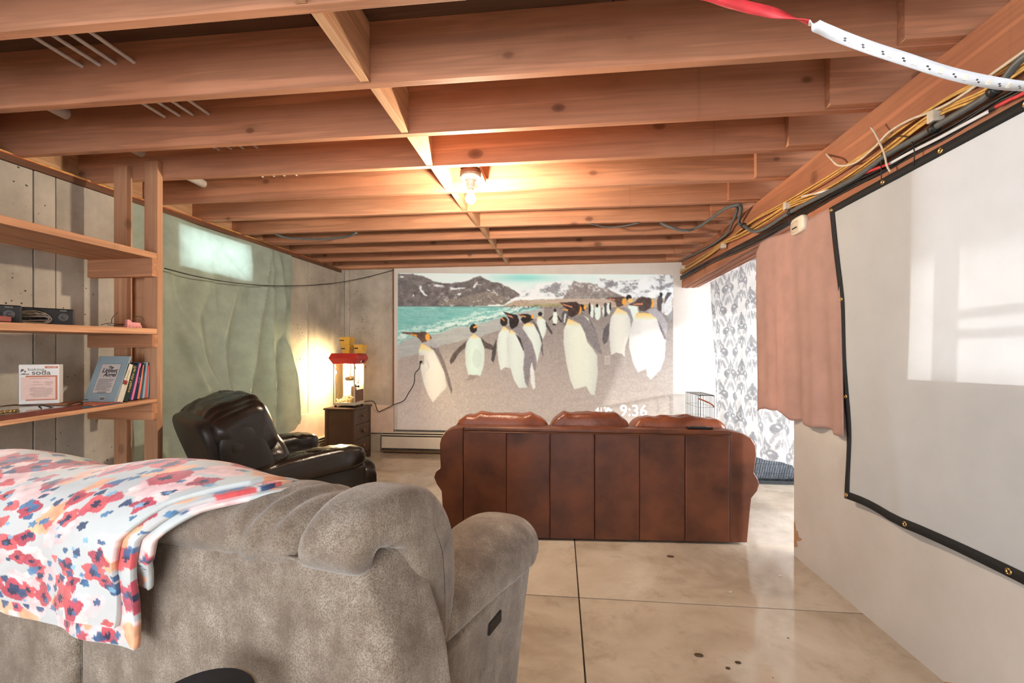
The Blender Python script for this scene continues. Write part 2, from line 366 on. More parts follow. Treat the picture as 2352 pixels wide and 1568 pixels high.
wb = thing('wall_back', None, None, (0, 5.58, 0), kind='structure')
WHITE = plain('white_wall_paint', (222, 216, 210), .6, .03, 5, bump=.05)
xb = [-3.1, -2.79, -2.72, -2.1]
for k in range(3): box('concrete_panel', xb[k] + .002, xb[k + 1] - .002, 5.58 + .003 * (k % 2), 5.8, 0, 2.345, CONC, wb, .003)
box('backing', -2.15, 3.9, 5.6, 5.8, 0, 2.6, CONC, wb)
box('edge_strip', -2.132, -2.118, 5.555, 5.6, .26, 2.345, wood('strip_wood', (140, 92, 66), 'Z', knots=0), wb)
for z0, z1 in ((.285, 1.2215), (1.2235, 2.345)): box('drywall_sheet', -2.116, 3.9, 5.562, 5.6, z0, z1, WHITE, wb)
box('top_plate', -2.9, 1.5, 5.55, 5.6, 2.346, 2.37, W_CROSS, wb)
LEDGE = plain('ledge_paint', (226, 205, 190), .55, .05, 6)
box('lower_board', -2.84, -2.118, 5.55, 5.58, .24, .6, LEDGE, wb, .003)
box('lower_board', S(3.2), S(5.56), -.03, 0, .22, .565, LEDGE, wl, .003, TL)
HEAT = plain('heater_enamel', (226, 218, 204), .35, .04, 4); DARK = plain('dark_slot', (40, 32, 26), .7)
def heater(name, T, s0, s1, loc):
    h = thing(name, None, None, loc, kind='structure')
    box('back_plate', s0, s1, -.012, -.001, .03, .262, HEAT, h, 0, T)
    box('top_hood', s0, s1, -.055, -.012, .25, .262, HEAT, h, .002, T); box('damper', s0, s1, -.058, -.05, .222, .236, HEAT, h, .001, T)
    box('fin_slot', s0, s1, -.045, -.012, .05, .25, DARK, h, 0, T)
    box('front_panel', s0, s1, -.066, -.056, .062, .208, HEAT, h, .003, T); box('foot_rail', s0, s1, -.058, -.012, .012, .035, plain('heater_foot', (120, 96, 74), .6), h, 0, T)
    return h
TB = frame((0, 5.55, 0), (1, 0, 0), (0, 1, 0)); heater('baseboard_back', TB, -2.25, 1.25, (-.5, 5.5, 0))
TL2 = TL @ Matrix.Translation((0, -.03, 0)); heater('baseboard_left', TL2, S(3.3), S(5.45), (LWX(4.4) + .06, 4.4, 0))

wr = thing('wall_right', None, None, (1.46, 1, 0), kind='structure')
RW = plain('partition_paint', (202, 196, 190), .75, .04, 3, bump=.06)
box('drywall_panel', 1.414, 1.534, -2.5, 2.905, 0, 1.12, RW, wr); box('drywall_panel', 1.414, 1.534, 1.955, 2.905, 1.12, 1.965, RW, wr)
box('drywall_panel', 1.414, 1.534, -2.5, .15, 1.12, 1.965, RW, wr); box('top_plate', 1.418, 1.53, -2.5, 2.9, 1.966, 2.03, W_BEAM, wr, .002)
TORN = plain('torn_paper', (178, 138, 104), .9)
prism('torn_patch', [(1.4135, y, z) for y, z in ((2.903, .05), (2.86, .07), (2.875, .1), (2.835, .115), (2.81, .135), (2.85, .135), (2.86, .165), (2.88, .16), (2.895, .215), (2.903, .2))], (0, 0, 0), (-.001, 0, 0), TORN, wr)
prism('torn_patch', [(1.4135, y, z) for y, z in ((1.83, .0), (1.70, .0), (1.72, .02), (1.78, .03))], (0, 0, 0), (-.001, 0, 0), TORN, wr)
wf = thing('wall_far_right', None, None, (3.8, 2, 0), kind='structure')
box('wall_panel', 3.75, 3.9, -2.6, .15, 0, 2.6, WHITE, wf); box('wall_panel', 3.75, 3.9, 5.3, 5.75, 0, 2.6, WHITE, wf); box('header', 3.75, 3.9, .15, 5.3, 2.12, 2.6, WHITE, wf)
w2 = thing('window_2', None, None, (3.8, 2.7, 0), kind='structure')
for y in (.15, 1.85, 3.55, 5.24): box('door_stile', 3.79, 3.85, y, y + .06, 0, 2.12, FR, w2, .004)
for z in (0, 2.06): box('door_rail', 3.79, 3.85, .15, 5.3, z, z + .06, FR, w2, .004)
we = thing('wall_rear', None, None, (0, -2.6, 0), kind='structure'); 
for x0, x1, z0, z1 in ((-3.6, -2.65, 0, 2.61), (.85, 3.9, 0, 2.61), (-2.65, .85, 0, .28), (-2.65, .85, 2.22, 2.61)): box('wall_panel', x0, x1, -2.7, -2.5, z0, z1, WHITE, we)
w3 = thing('window_added_rear', None, None, (-.9, -2.6, .28), kind='structure')  # invented opening and frame around the rear fill light
for x in (-2.65, -1.52, -.35, .79): box('window_frame', x, x + .06, -2.62, -2.57, .28, 2.22, FR, w3, .004)
for z in (.28, 2.16): box('window_frame', -2.65, .85, -2.62, -2.57, z, z + .06, FR, w3, .004)

ce = thing('ceiling', None, None, (0, 2, 2.35), kind='structure')
for k, y in enumerate(JY):
    x0 = LWX(y) - .08
    box('joist', x0, 1.63, y, y + .038, JB, JT, W_JOIST, ce, .002)
    box('lapped_joist', 1.232 + .01 * math.sin(k * 2.1), 3.8, y - .039, y - .001, JB + .004, JT, W_JOIST, ce, .002)
    if k < len(JY) - 1:
        xr = -.835 + .019 * (k - 3) + .006 * math.sin(k * 5)
        box('blocking', xr, xr + .038, y + .039, JY[k + 1] - .001, JB + .003, JT - .006, W_BLOCK, ce, .002)
        box('rim_board', LWX(y) - .07, LWX(y) - .035, y + .038, JY[k + 1], JB, JT, W_BLOCK, ce)
sx = [-3.4, -2.2, -1.02, .21, 1.42, 2.6, 3.9]
ys = [-2.6, .56, 1.83, 3.07, 4.3, 5.75]
for j in range(5):
    for i in range(6):
        o = .0 if j % 2 else .55; a = max(-3.4, sx[i] + o if i else -3.4); b = min(3.9, sx[i + 1] + o)
        if b > a: box('subfloor_sheet', a + .002, b - .002, ys[j] + .002, ys[j + 1] - .002, JT + .001, JT + .02, W_SUB, ce)
box('upper_floor', -3.5, 3.95, -2.7, 5.8, JT + .021, JT + .05, W_SUB, ce)
bm_ = thing('trim_2', None, None, (1.54, 2, 2.06), kind='structure')
for k in range(5):
    z = 2.032 + (.004, .0, .006, .002, .008)[k]
    box('beam_ply', 1.44 + .0385 * k, 1.4775 + .0385 * k, -2.5, 5.55, z, 2.349, W_BEAM, bm_, .003)
# ============================================================ CLOTH ON THE WALLS
SHEET = fabric('green_cotton', (204, 220, 208), .5, weave=500)
def seg_d(p, a, b):
    ab = b - a; t = max(0, min(1, (p - a).dot(ab) / ab.length_squared)); return (p - (a + ab * t)).length, t
def lw2(px, py): q = LW(px, py); return Vector((q.y, q.z))
ridges = [((620, 578), (528, 935), .055, .035), ((622, 578), (598, 1000), .05, .03), ((640, 590), (660, 960), .045, .05), ((386, 640), (470, 880), .03, .04), ((480, 600), (505, 900), .022, .04),
          ((400, 760), (450, 900), .03, .035), ((540, 660), (500, 760), .02, .03), ((560, 640), (430, 500), .008, .03), ((655, 585), (648, 780), -.03, .03), ((385, 700), (420, 790), .02, .03)]
ridges = [(lw2(*a), lw2(*b), h, w) for a, b, h, w in ridges]
def sheet_fn(u, v):
    Y = 2.86 + 1.75 * u + .02 * math.sin(v * 9) * (u > .95) - .035 * max(0, u - .6) * math.sin(v * 3.0)
    zt = 2.335 - .03 * math.sin(PI * min(1, u * 1.2)) + (.03 * (u - .85) if u > .85 else 0); zb = .40 + .04 * math.sin(u * 14) + .05 * (u > .97)
    z = zt + (zb - zt) * v; p = Vector((Y, z)); off = .016 + .05 * v * v + .012 * math.sin(u * 40 + 3 * v) * v
    for a, b, h, w in ridges:
        d, t = seg_d(p, a, b); ww = w * (.5 + 1.3 * t); off += 2.4 * h * (.35 + .65 * t) * math.exp(-(d / ww))
    off += .03 * mnoise.noise(Vector((Y * 6, z * 2.5, 1))) * min(1, v * 4)
    off += .014 * math.sin(Y * 19 + 3 * math.sin(z * 2)) * min(1, v * 1.5); off *= min(1, .15 + 7 * v) if v < .2 else 1
    return TL @ Vector((S(Y), -max(off, .008), z))
sh = surf('bed_sheet', sheet_fn, 110, 120, SHEET, None); tag(sh, 'sage green bed sheet tacked over the basement window on the concrete wall', 'sheet')

# white roll-up screen on the partition
SCR = fabric('screen_vinyl', (206, 208, 210), .22, rough=.7, var=.02, weave=900); BLK = plain('black_webbing', (24, 24, 25), .8, .2, 60); BRASS = plain('brass', (205, 170, 110), .3, .1, 20, metal=1.0)
ps = thing('projection_screen', 'white hanging projection screen with black hem and brass eyelets on the right partition', 'screen', (1.39, 1.2, .5))
ledge_pts = [(1.98, 2.512), (1.85, 2.49), (1.489, 2.426), (1.1, 2.385), (.82, 2.357), (.6, 2.343), (.515, 2.338)]
def yl(z):
    L = ledge_pts
    for (z1, y1), (z2, y2) in zip(L, L[1:]):
        if z >= z2: t = (z1 - z) / (z1 - z2); return y1 + (y2 - y1) * max(0, t)
    return L[-1][1]
def scr_fn(u, v):
    z = 1.983 + (.522 - 1.983) * v; y0 = yl(z); Y = y0 + (-.05 - y0) * u
    off = .012 + .02 * v * v * (1 - u) + .012 * math.sin(PI * min(1, u * 3)) * v
    off += .008 * math.sin(u * 30 + v * 14) * math.exp(-u * 9) * v + .006 * math.exp(-((u - .06 - .1 * v) / .02) ** 2) * v
    z += .012 * math.sin(PI * min(1, u * 8)) * v ** 6 * (1 if u < .125 else 0) - .004 * math.sin(u * 20) * v ** 4
    return Vector((1.412 - off, Y, z))
surf('screen_cloth', scr_fn, 130, 60, SCR, ps)
def strip(name, p0, p1, n=60):
    V = []; Fc = []
    for i in range(n + 1):
        for p in (p0(i / n), p1(i / n)): V += [p + Vector((-.0015, 0, 0)), p + Vector((-.004, 0, 0))]
    for i in range(n):
        a = 4 * i; Fc += [(a + 1, a + 3, a + 7, a + 5), (a, a + 4, a + 6, a + 2), (a, a + 1, a + 5, a + 4), (a + 2, a + 6, a + 7, a + 3)]
    Fc += [(0, 2, 3, 1), (4 * n, 4 * n + 1, 4 * n + 3, 4 * n + 2)]
    return mesh(name, V, Fc, BLK, ps, True)
hw = .036 / 2.5; hh = .036 / 1.46
strip('hem', lambda t: scr_fn(0, t), lambda t: scr_fn(hw, t)); strip('hem', lambda t: scr_fn(t, 0), lambda t: scr_fn(t, hh), 130); strip('hem', lambda t: scr_fn(t, 1), lambda t: scr_fn(t, 1 - hh), 130)
def eyelet(u, v): lathe('eyelet', [(.0055, -.001), (.0055, .003), (.008, .0045), (.0105, .003), (.0115, -.001)], scr_fn(u, v) + Vector((-.004, 0, 0)), BRASS, ps, 16, (-1, 0, 0))
for u in (hw * .5, .153, .27, .39, .51): eyelet(u, hh * .5)
for v in (.335, .665): eyelet(hw * .5, v)
for u in (hw * .5, .165, .33): eyelet(u, 1 - hh * .5)

# salmon fleece hung from the beam over the end of the partition
PINK = fabric('salmon_fleece', (202, 164, 152), .30, weave=260, var=.06)
def pink_fn(u, v):
    ytop = 3.43 + (2.49 - 3.43) * u; ybot = 3.31 + (2.345 - 3.31) * u; Y = ytop + (ybot - ytop) * (v ** .8) + .012 * math.sin(v * 5) * (1 - u)
    ztop = 2.012 - .035 * u + .012 * math.sin(u * 9) + (-.05 * max(0, .08 - u) / .08); zb = .83 + .035 * math.sin(PI * min(1, u * 2.2)) - .025 * (u > .45) * (u - .45) + .008 * math.sin(u * 26)
    z = ztop + (zb - ztop) * v
    off = .012 + .02 * v + .018 * v ** 1.5 * math.sin(u * 20 + .6) + .008 * v * math.sin(u * 43 + 1)
    return Vector((1.425 - off - .008 * v, Y, z))
pk = surf('fleece_curtain', pink_fn, 80, 60, PINK, None, .006); tag(pk, 'salmon pink fleece blanket hung from the beam beside the white screen', 'curtain')

# grey damask curtain beyond the beam
def damask(nu, nv, wid, hgt, cell=.39, ch=.44):
    U, V = np.meshgrid(np.linspace(0, wid, nu + 1), np.linspace(0, hgt, nv + 1)); img = np.ones(U.shape + (3,)) * np.array([205, 205, 205.])
    img += ((fbm(U * 9, V * 9, 3) - .5) * 26)[..., None]
    for half in (0, 1):
        a = ((U / cell + .5 * half) % 1 - .5); b = ((V / ch + .5 * half) % 1)
        A = np.abs(a); tone = np.zeros(U.shape)
        def E(x, y, rx, ry, rot, k):
            m = inell(A, b, x, y, rx, ry, rot); tone[m] = np.maximum(tone[m], k)
        def R(x, y, r, w, k, a0=-4, a1=4):
            d = np.hypot(A - x, (b - y) * 1.5); an = np.arctan2(b - y, A - x); m = (np.abs(d - r) < w) & (an > a0) & (an < a1); tone[m] = np.maximum(tone[m], k)
        E(0, .12, .05, .10, 0, .9); E(.07, .15, .04, .07, -.5, .8); E(.13, .2, .035, .06, -.8, .75); E(.15, .27, .03, .05, -1.0, .6); E(0, .24, .035, .06, 0, 1.0); E(.05, .25, .03, .05, -.4, .7)
        R(.17, .38, .13, .035, .85, -3.2, 1.2); R(.2, .40, .05, .03, .7); E(.06, .34, .05, .035, .3, .8); E(.2, .49, .09, .03, .4, .55); E(.08, .46, .03, .05, .3, .5)
        E(.05, .62, .035, .10, -.3, .75); E(.16, .66, .045, .12, -.55, .65); E(.28, .58, .04, .10, -.6, .55); E(.33, .72, .03, .05, .3, .4)
        R(.30, .84, .10, .035, .8, -1.0, 3.0); R(.24, .88, .05, .03, .7); E(0, .74, .02, .08, 0, .8)
        tone *= .75 + .5 * fbm(U * 60, V * 60, 9 + half); tone = np.clip(tone, 0, 1)[..., None]
        img = img * (1 - tone) + np.array([136, 138, 143.]) * tone
    return img
DAM = fabric('damask_print', None, .35, attr='col', weave=500)
def dam_fn(u, v):
    Y = 5.28 + (3.05 - 5.28) * u; zt = 2.06; zb = .36 + .055 * max(0, (u - .55)) / .45 * 1.8
    Y -= .22 * (1 - u) ** 3 * v ** 1.3; z = zt + (zb - zt) * v
    X = 1.68 + .03 * math.sin(u * 26 + v) * (.4 + .6 * v) + .012 * math.sin(u * 61 + 2 * v)
    X -= .05 * max(0, v - .55) * (1 - u) * 2
    return Vector((X, Y, z))
dn, dv = 230, 260
dc = surf('damask_curtain', dam_fn, dn, dv, DAM, None, 0, cols=damask(dn, dv, 2.4, 1.75)); tag(dc, 'white curtain with grey damask print hanging beyond the end of the partition', 'curtain')

# wire crates by and behind the damask curtain
WIRE = plain('black_wire', (46, 46, 48), .35, .1, 40, metal=.6)
def rod(V, Fc, a, b, r):
    a, b = Vector(a), Vector(b); t = (b - a).normalized(); s = t.orthogonal().normalized(); q = t.cross(s); n = len(V)
    for p in (a, b): V += [p + s * r, p + q * r, p - s * r, p - q * r]
    Fc += [(n + k, n + (k + 1) % 4, n + 4 + (k + 1) % 4, n + 4 + k) for k in range(4)] + [(n + 3, n + 2, n + 1, n), (n + 4, n + 5, n + 6, n + 7)]
def wpanel(name, parent, o, eu, ev, nu, nv, r=.0016, thick=.003):
    V = []; Fc = []; o, eu, ev = Vector(o), Vector(eu), Vector(ev)
    for i in range(nu + 1): rod(V, Fc, o + eu * i / nu, o + eu * i / nu + ev, thick if i in (0, nu) else r)
    for j in range(nv + 1): rod(V, Fc, o + ev * j / nv, o + ev * j / nv + eu, thick if j in (0, nv) else r)
    return tag(mesh(name, V, Fc, WIRE, parent), kind='stuff')
def crate(label, x0, x1, y0, y1, h, n, m, pan):
    c = thing('wire_crate', label, 'crate', ((x0 + x1) / 2, (y0 + y1) / 2, 0), 'folding wire crates by the damask curtain')
    dx, dy, dz = (x1 - x0, 0, 0), (0, y1 - y0, 0), (0, 0, h - .02)
    wpanel('front_panel', c, (x0, y0, .02), dx, dz, n, m); wpanel('back_panel', c, (x0, y1, .02), dx, dz, n, m)
    wpanel('side_panel', c, (x0, y0, .02), dy, dz, n, m); wpanel('side_panel', c, (x1, y0, .02), dy, dz, n, m); wpanel('top_panel', c, (x0, y0, h), dx, dy, n, 5)
    box('tray', x0 + .01, x1 - .01, y0 + .01, y1 - .01, .0, .03, plain(pan, (58, 62, 66), .5), c, .004); return c
c1 = crate('tall black wire crate standing at the back wall left of the damask curtain', 1.475, 1.64, 5.02, 5.5, .80, 9, 6, 'tray_plastic')
tube('handle', [(1.48, 5.0, .79), (1.49, 4.985, .80), (1.6, 4.985, .80), (1.63, 5.0, .79)], .004, WIRE, c1, 6)
tube('leash', [(1.478, 5.012, .765), (1.5, 5.005, .755), (1.55, 5.004, .735), (1.6, 5.004, .71), (1.635, 5.008, .68)], .009, plain('copper_leash', (176, 98, 66), .6, .2, 60), c1, 6)
c2 = crate('low wire crate seen below the damask curtain past the sofa arm', 1.8, 2.75, 4.5, 5.1, .46, 22, 5, 'tray_plastic')
V, Fc = [], []
for i in range(42): rod(V, Fc, (1.8 + .0226 * i, 4.515, .03), (1.8 + .0226 * i + .05, 4.515, .26), .0022)
tag(mesh('woven_mesh', V, Fc, WIRE, c2), kind='stuff')
box('cloth_pad', 1.85, 2.7, 4.56, 5.05, .031, .30, plain('pad_cloth', (120, 128, 138), .9, .3, 8), c2, .03)
# turned newel posts and rail behind the screen opening
WP = plain('painted_post', (225, 222, 216), .5, .03)
hr = thing('trim_3', None, None, (1.76, .9, 0), kind='structure')
for yy in (1.665, 1.885):
    lathe('newel_post', [(.05, 0), (.05, .9), (.052, .95), (.036, .98), (.05, 1.02), (.05, 1.72), (.038, 1.76), (.055, 1.82), (.06, 1.87), (.042, 1.93), (.034, 1.97), (.055, 1.99), (.055, 2.03)], (1.76, yy, 0), WP, hr)
for z in (1.34, 1.41): box('rail_bar', 1.745, 1.775, -.2, 1.62, z, z + .03, WP, hr, .006)
# ============================================================ PIPES, CABLES, LAMPS OF THE CEILING
PEX = plain('white_pipe_plastic', (214, 208, 202), .45, .06, 10)
for k, (a, b) in enumerate((((180, 152), (385, 268)), ((220, 148), (418, 266)), ((258, 145), (448, 264)), ((298, 142), (487, 262)))):
    p = Yp(*a, 1.81); q = Yp(*b, 2.235); x = (p.x + q.x) / 2; z = (p.z + q.z) / 2
    o = tube('water_pipe', [(x, .2, z), (x, 1.5, z), (x, 3.0, z), (x - .02, 4.9, z)], .0085, PEX, None, 8, 1)
    tag(o, ('thin white pipe through the joists, nearest the concrete wall', 'thin white pipe through the joists, second from the concrete wall', 'thin white pipe through the joists, third from the concrete wall', 'thin white pipe through the joists, farthest from the concrete wall')[k], 'pipe', 'thin white water pipes through the joists')
p = Yp(152, 262, 2.235); q = Yp(325, 350, 2.627)
tag(tube('drain_pipe', [p + (p - q) * 4.5, p, q, q + (q - p) * 1.2], .03, PEX, None, 14, 1), 'thick white drain pipe crossing the joists above the shelf', 'pipe')

BE = 1.424
def along(px_list, off=0.0): return [Xp(a, b, BE - off) for a, b in px_list]
def onward(pts):                                        # the runs go on along the beam behind the camera
    e = pts[-1]; return pts + [Vector((e.x, e.y - .7, e.z)), Vector((e.x, -.8, e.z)), Vector((e.x, -2.3, e.z))]
YEL = plain('yellow_cable', (214, 168, 92), .5, .15, 25); WHC = plain('white_cable', (216, 200, 178), .5, .08, 25); BKC = plain('black_cable', (28, 28, 30), .45, .2, 25); GRY = plain('grey_conduit', (92, 94, 94), .45, .1, 20)
ymain = [(1563, 622), (1590, 606), (1630, 580), (1662, 556), (1700, 538), (1753, 507), (1815, 468), (1898, 437), (1971, 393), (2043, 340), (2116, 282), (2174, 247), (2260, 210), (2352, 148), (2560, 20)]
yup = [(1563, 626), (1600, 604), (1640, 578), (1690, 536), (1740, 500), (1800, 468), (1880, 420), (1953, 373), (2007, 337), (2116, 262), (2188, 218), (2260, 182), (2352, 125), (2560, -10)]
labs = ['uppermost', 'second', 'third', 'fourth', 'fifth', 'lowest']
for k in range(6):
    src = ymain if k > 1 else yup; pts = [(a, b + (k - 3 if k > 1 else k) * 4.2 * (.5 + .7 * (a - 1560) / 800) + 2.0 * math.sin(a * .013 + k * 1.9)) for a, b in src]
    tag(tube('yellow_cable', onward(along(pts, .005 + .006 * (k % 3))), .0052, YEL, None, 6, 4), 'yellow house cable stapled along the beam, ' + labs[k] + ' of six', 'cable', 'yellow cables along the beam')
tag(tube('grey_conduit', onward(along([(2560, 0)], .022))[:0:-1] + along([(2560, 0), (2352, 132), (2282, 210), (2148, 292), (2036, 357), (1956, 413), (1819, 485), (1761, 522), (1732, 531), (1710, 519), (1697, 510)], .022) + [Vector((1.34, 3.52, 2.338)), Vector((1.25, 3.55, 2.335))], .013, GRY, None, 10, 5), 'thick grey conduit clamped along the beam below the yellow cables', 'conduit')
c = 3.56
tag(tube('grey_loop', [Zp(1516, 511, 2.36), Zp(1540, 522, 2.30), Zp(1572, 529, 2.27), Zp(1604, 521, 2.30), (1.25, c, 2.335), (1.34, c + .03, 2.34), Xp(1678, 521, 1.40), Xp(1673, 533, 1.405), Xp(1651, 551, 1.41), Xp(1622, 569, 1.415), Xp(1559, 601, 1.42)], .0115, GRY, None, 8, 6), 'grey cable looping below the joists near the end of the beam', 'cable')
tag(tube('grey_loop', [Zp(632, 537, 2.34), Zp(660, 546, 2.315), Zp(720, 549, 2.31), Zp(790, 545, 2.32), Zp(820, 534, 2.345)], .010, GRY, None, 8, 5), 'grey cable sagging below the joists above the green sheet', 'cable')
tag(tube('thin_cable', [Zp(1355, 513, 2.345), Zp(1390, 521, 2.33), Zp(1425, 520, 2.33), Zp(1470, 511, 2.345)], .006, GRY, None, 6, 5), 'thin grey cable drooping between joists over the projected picture', 'cable')
bl = [(1563, 638), (1601, 617), (1642, 596), (1680, 578), (1719, 559), (1761, 538), (1844, 490), (1935, 437), (2021, 394), (2098, 347), (2188, 299), (2279, 243), (2352, 205), (2560, 90)]
for k in range(5):
    pts = [(a, b + (k - 2) * 4.5 * (.45 + .8 * (a - 1560) / 800) + 2.2 * math.sin(a * .017 + k * 2.3)) for a, b in bl]
    tag(tube('black_cable', onward(along(pts, .004 + .007 * (k % 2))), .0052, BKC, None, 6, 4), 'black cable bundled along the lower beam, ' + ('top', 'second', 'third', 'fourth', 'bottom')[k] + ' of five', 'cable', 'black cables along the beam')
tag(tube('white_cable', [Zp(1893, 348, 2.36)] + along([(1910, 366), (1927, 380), (1964, 374), (2007, 340), (2043, 303), (2090, 275), (2137, 257), (2200, 225), (2352, 118), (2560, -20)], .03) + onward(along([(2560, -20)], .03))[1:], .0055, WHC, None, 6, 5), 'white cable dropping from a joist onto the beam', 'cable')
tag(tube('cable_tie', along([(2000, 292), (2012, 310), (2030, 350), (2037, 380)], .035) + along([(2045, 395)], .03), .004, WHC, None, 6, 4), 'white plastic tie hanging across the beam cables', 'tie')
tag(tube('thin_wire', along([(2024, 420), (2026, 350), (2045, 318), (2085, 315), (2100, 345), (2098, 380)], .03), .0022, BKC, None, 5, 5), 'thin black wire loop in front of the beam cables', 'wire')
CLW = plain('clip_plastic', (206, 196, 180), .5)
for k, (a, b) in enumerate(((2155, 262), (1812, 470), (1664, 562), (1572, 612))):
    q = Xp(a, b, BE - .012); s = .016
    o = box('cable_clip', q.x - .03, q.x + .012, q.y - s, q.y + s, q.z - .03, q.z + .012, CLW, None, .004)
    tag(o, 'white plastic clip holding the yellow cables, ' + ('nearest the camera', 'above the fleece curtain', 'near the damask curtain', 'at the back wall')[k], 'clip', 'white clips on the yellow cables')
for k, (a, b) in enumerate(((2284, 208), (2146, 294), (1816, 487), (1708, 518))):
    q = Xp(a, b, BE - .022); e = (Xp(a + 5, b - 4, BE - .022) - q).normalized()
    o = lathe('pipe_clamp', [(.0135, -.012), (.018, -.012), (.018, .012), (.0135, .012)], q, BKC, None, 14, e)
    tag(o, 'black clamp on the grey conduit, ' + ('nearest the camera', 'over the white screen', 'above the fleece curtain', 'beside the last joist')[k], 'clamp', 'black clamps on the conduit')
# LED tape along the beam and hanging across the near corner
LEDW = plain('led_tape_white', (226, 228, 234), .4, .03); LEDR = plain('led_tape_red', (214, 60, 66), .5, .1); CHIP = plain('led_chip', (236, 232, 214), .3, .05); RES = plain('led_resistor', (60, 58, 56), .4); CU = plain('copper_pad', (176, 120, 84), .4, .2)
def ribbon(name, pts, nrm, w, mat, parent, n=10, th=.0006):
    P = catmull(pts, n); V = []; Fc = []; m = len(P)
    N = catmull(nrm, n)
    for i, p in enumerate(P):
        t = (P[min(i + 1, m - 1)] - P[max(i - 1, 0)]).normalized(); nn = (N[i] - t * N[i].dot(t)).normalized(); s = t.cross(nn)
        V += [p - s * w / 2 + nn * th, p + s * w / 2 + nn * th, p + s * w / 2 - nn * th, p - s * w / 2 - nn * th]
    for i in range(m - 1):
        a = 4 * i
        for k in range(4): Fc.append((a + k, a + (k + 1) % 4, a + 4 + (k + 1) % 4, a + 4 + k))
    Fc += [(3, 2, 1, 0), (4 * m - 4, 4 * m - 3, 4 * m - 2, 4 * m - 1)]
    o = mesh(name, V, Fc, mat, parent, True); return o, P, N
lt = thing('led_tape', 'white and red LED tape hanging loose across the ceiling corner near the camera', 'led strip', Dp(2000, 90, .52))
view = lambda a, b, d: (EYE - Dp(a, b, d)).normalized()
A = [(1500, -60, .70), (1640, -6, .63), (1700, 12, .60), (1760, 26, .575), (1810, 38, .565), (1858, 52, .555)]
ribbon('tape_back', [Vector((.07, .988, 2.349)), Vector((.10, .88, 2.1))] + [Dp(*q) for q in A], [Vector((-.4, -.75, -.35))] * 5 + [Vector((-.3, -.7, -.1)), Vector((-.1, -.5, .4)), Vector((.1, -.15, 1))], .0125, LEDR, lt)
B = [(1858, 52, .555), (1885, 64, .55), (1930, 84, .54), (2000, 110, .53), (2080, 136, .525), (2180, 168, .53), (2270, 188, .545), (2352, 198, .56), (2460, 200, .60), (2600, 150, .70)]
Nn = [Vector((.2, -.2, 1)), Vector((.05, -.45, -.75)), Vector((0, -.8, -.5))] + [Vector((-.05, -.9, -.35))] * 3 + [Vector((-.05, -.7, -.65)), Vector((0, -.4, -.9)), Vector((0, -.3, -1)), Vector((0, -.3, -1))]
o, P, N = ribbon('tape_front', [Dp(*q) for q in B] + [Vector((1.15, .78, 1.8)), Vector((1.40, .76, 2.05)), Vector((1.436, .755, 2.12))], Nn + [Vector((0, -.3, -1))] * 3, .0125, LEDW, lt)
def on_tape(i, dx, w, l, h, mat, name, dt=0.0):
    t = (P[i + 1] - P[i]).normalized(); nn = (N[i] - t * N[i].dot(t)).normalized(); s = t.cross(nn); c_ = P[i] + t * dt + s * dx
    T = Matrix(((t.x, s.x, nn.x, c_.x), (t.y, s.y, nn.y, c_.y), (t.z, s.z, nn.z, c_.z), (0, 0, 0, 1)))
    return box(name, -l / 2, l / 2, -w / 2, w / 2, 0, h, mat, lt, 0, T)
for i in range(18, 70, 6):
    on_tape(i, 0, .006, .0055, .0016, CHIP, 'led_chip'); on_tape(i + 2, .0, .0016, .003, .0008, RES, 'resistor', .006); on_tape(i + 3, .002, .0016, .003, .0008, RES, 'resistor', .004)
for i in (27, 45, 62):
    for dx in (-.0035, -.001, .0015, .004): on_tape(i, dx, .0014, .004, .0004, CU, 'solder_pad')
lb = thing('led_tape', 'flat white LED tape stuck along the beam among the black cables', 'led strip', Xp(2000, 390, 1.40))
fx = [Vector((-1, 0, -.25))]
ribbon('tape_front', along([(1840, 452), (1875, 444), (1912, 434), (1945, 420)], .02), fx * 4, .011, LEDW, lb); ribbon('tape_back', along([(1949, 417), (1985, 398), (2043, 376)], .022), fx * 3, .011, LEDR, lb)
ribbon('tape_front', along([(2043, 376), (2090, 350), (2152, 319), (2210, 288), (2270, 256)], .022), fx * 5, .011, LEDW, lb); ribbon('tape_back', onward(along([(2285, 246), (2320, 228), (2400, 186)], .022)), fx * 6, .011, LEDR, lb)
# alarm sensor on the beam
q = Xp(1836, 517, 1.405); al = thing('gas_alarm', 'small white round-cornered alarm on the beam above the fleece curtain', 'alarm', q)
ALW = plain('alarm_plastic', (226, 214, 196), .45, .04)
cushion('housing', q, (.022, .075, .05), ALW, al, None, .5, .5, 24, 16); cushion('face_plate', q + Vector((-.012, .012, -.006)), (.014, .05, .034), plain('alarm_face', (196, 184, 168), .4), al, None, .5, .5, 20, 12); box('grille', q.x - .028, q.x - .024, q.y - .02, q.y + .03, q.z - .02, q.z - .012, DARK, al)
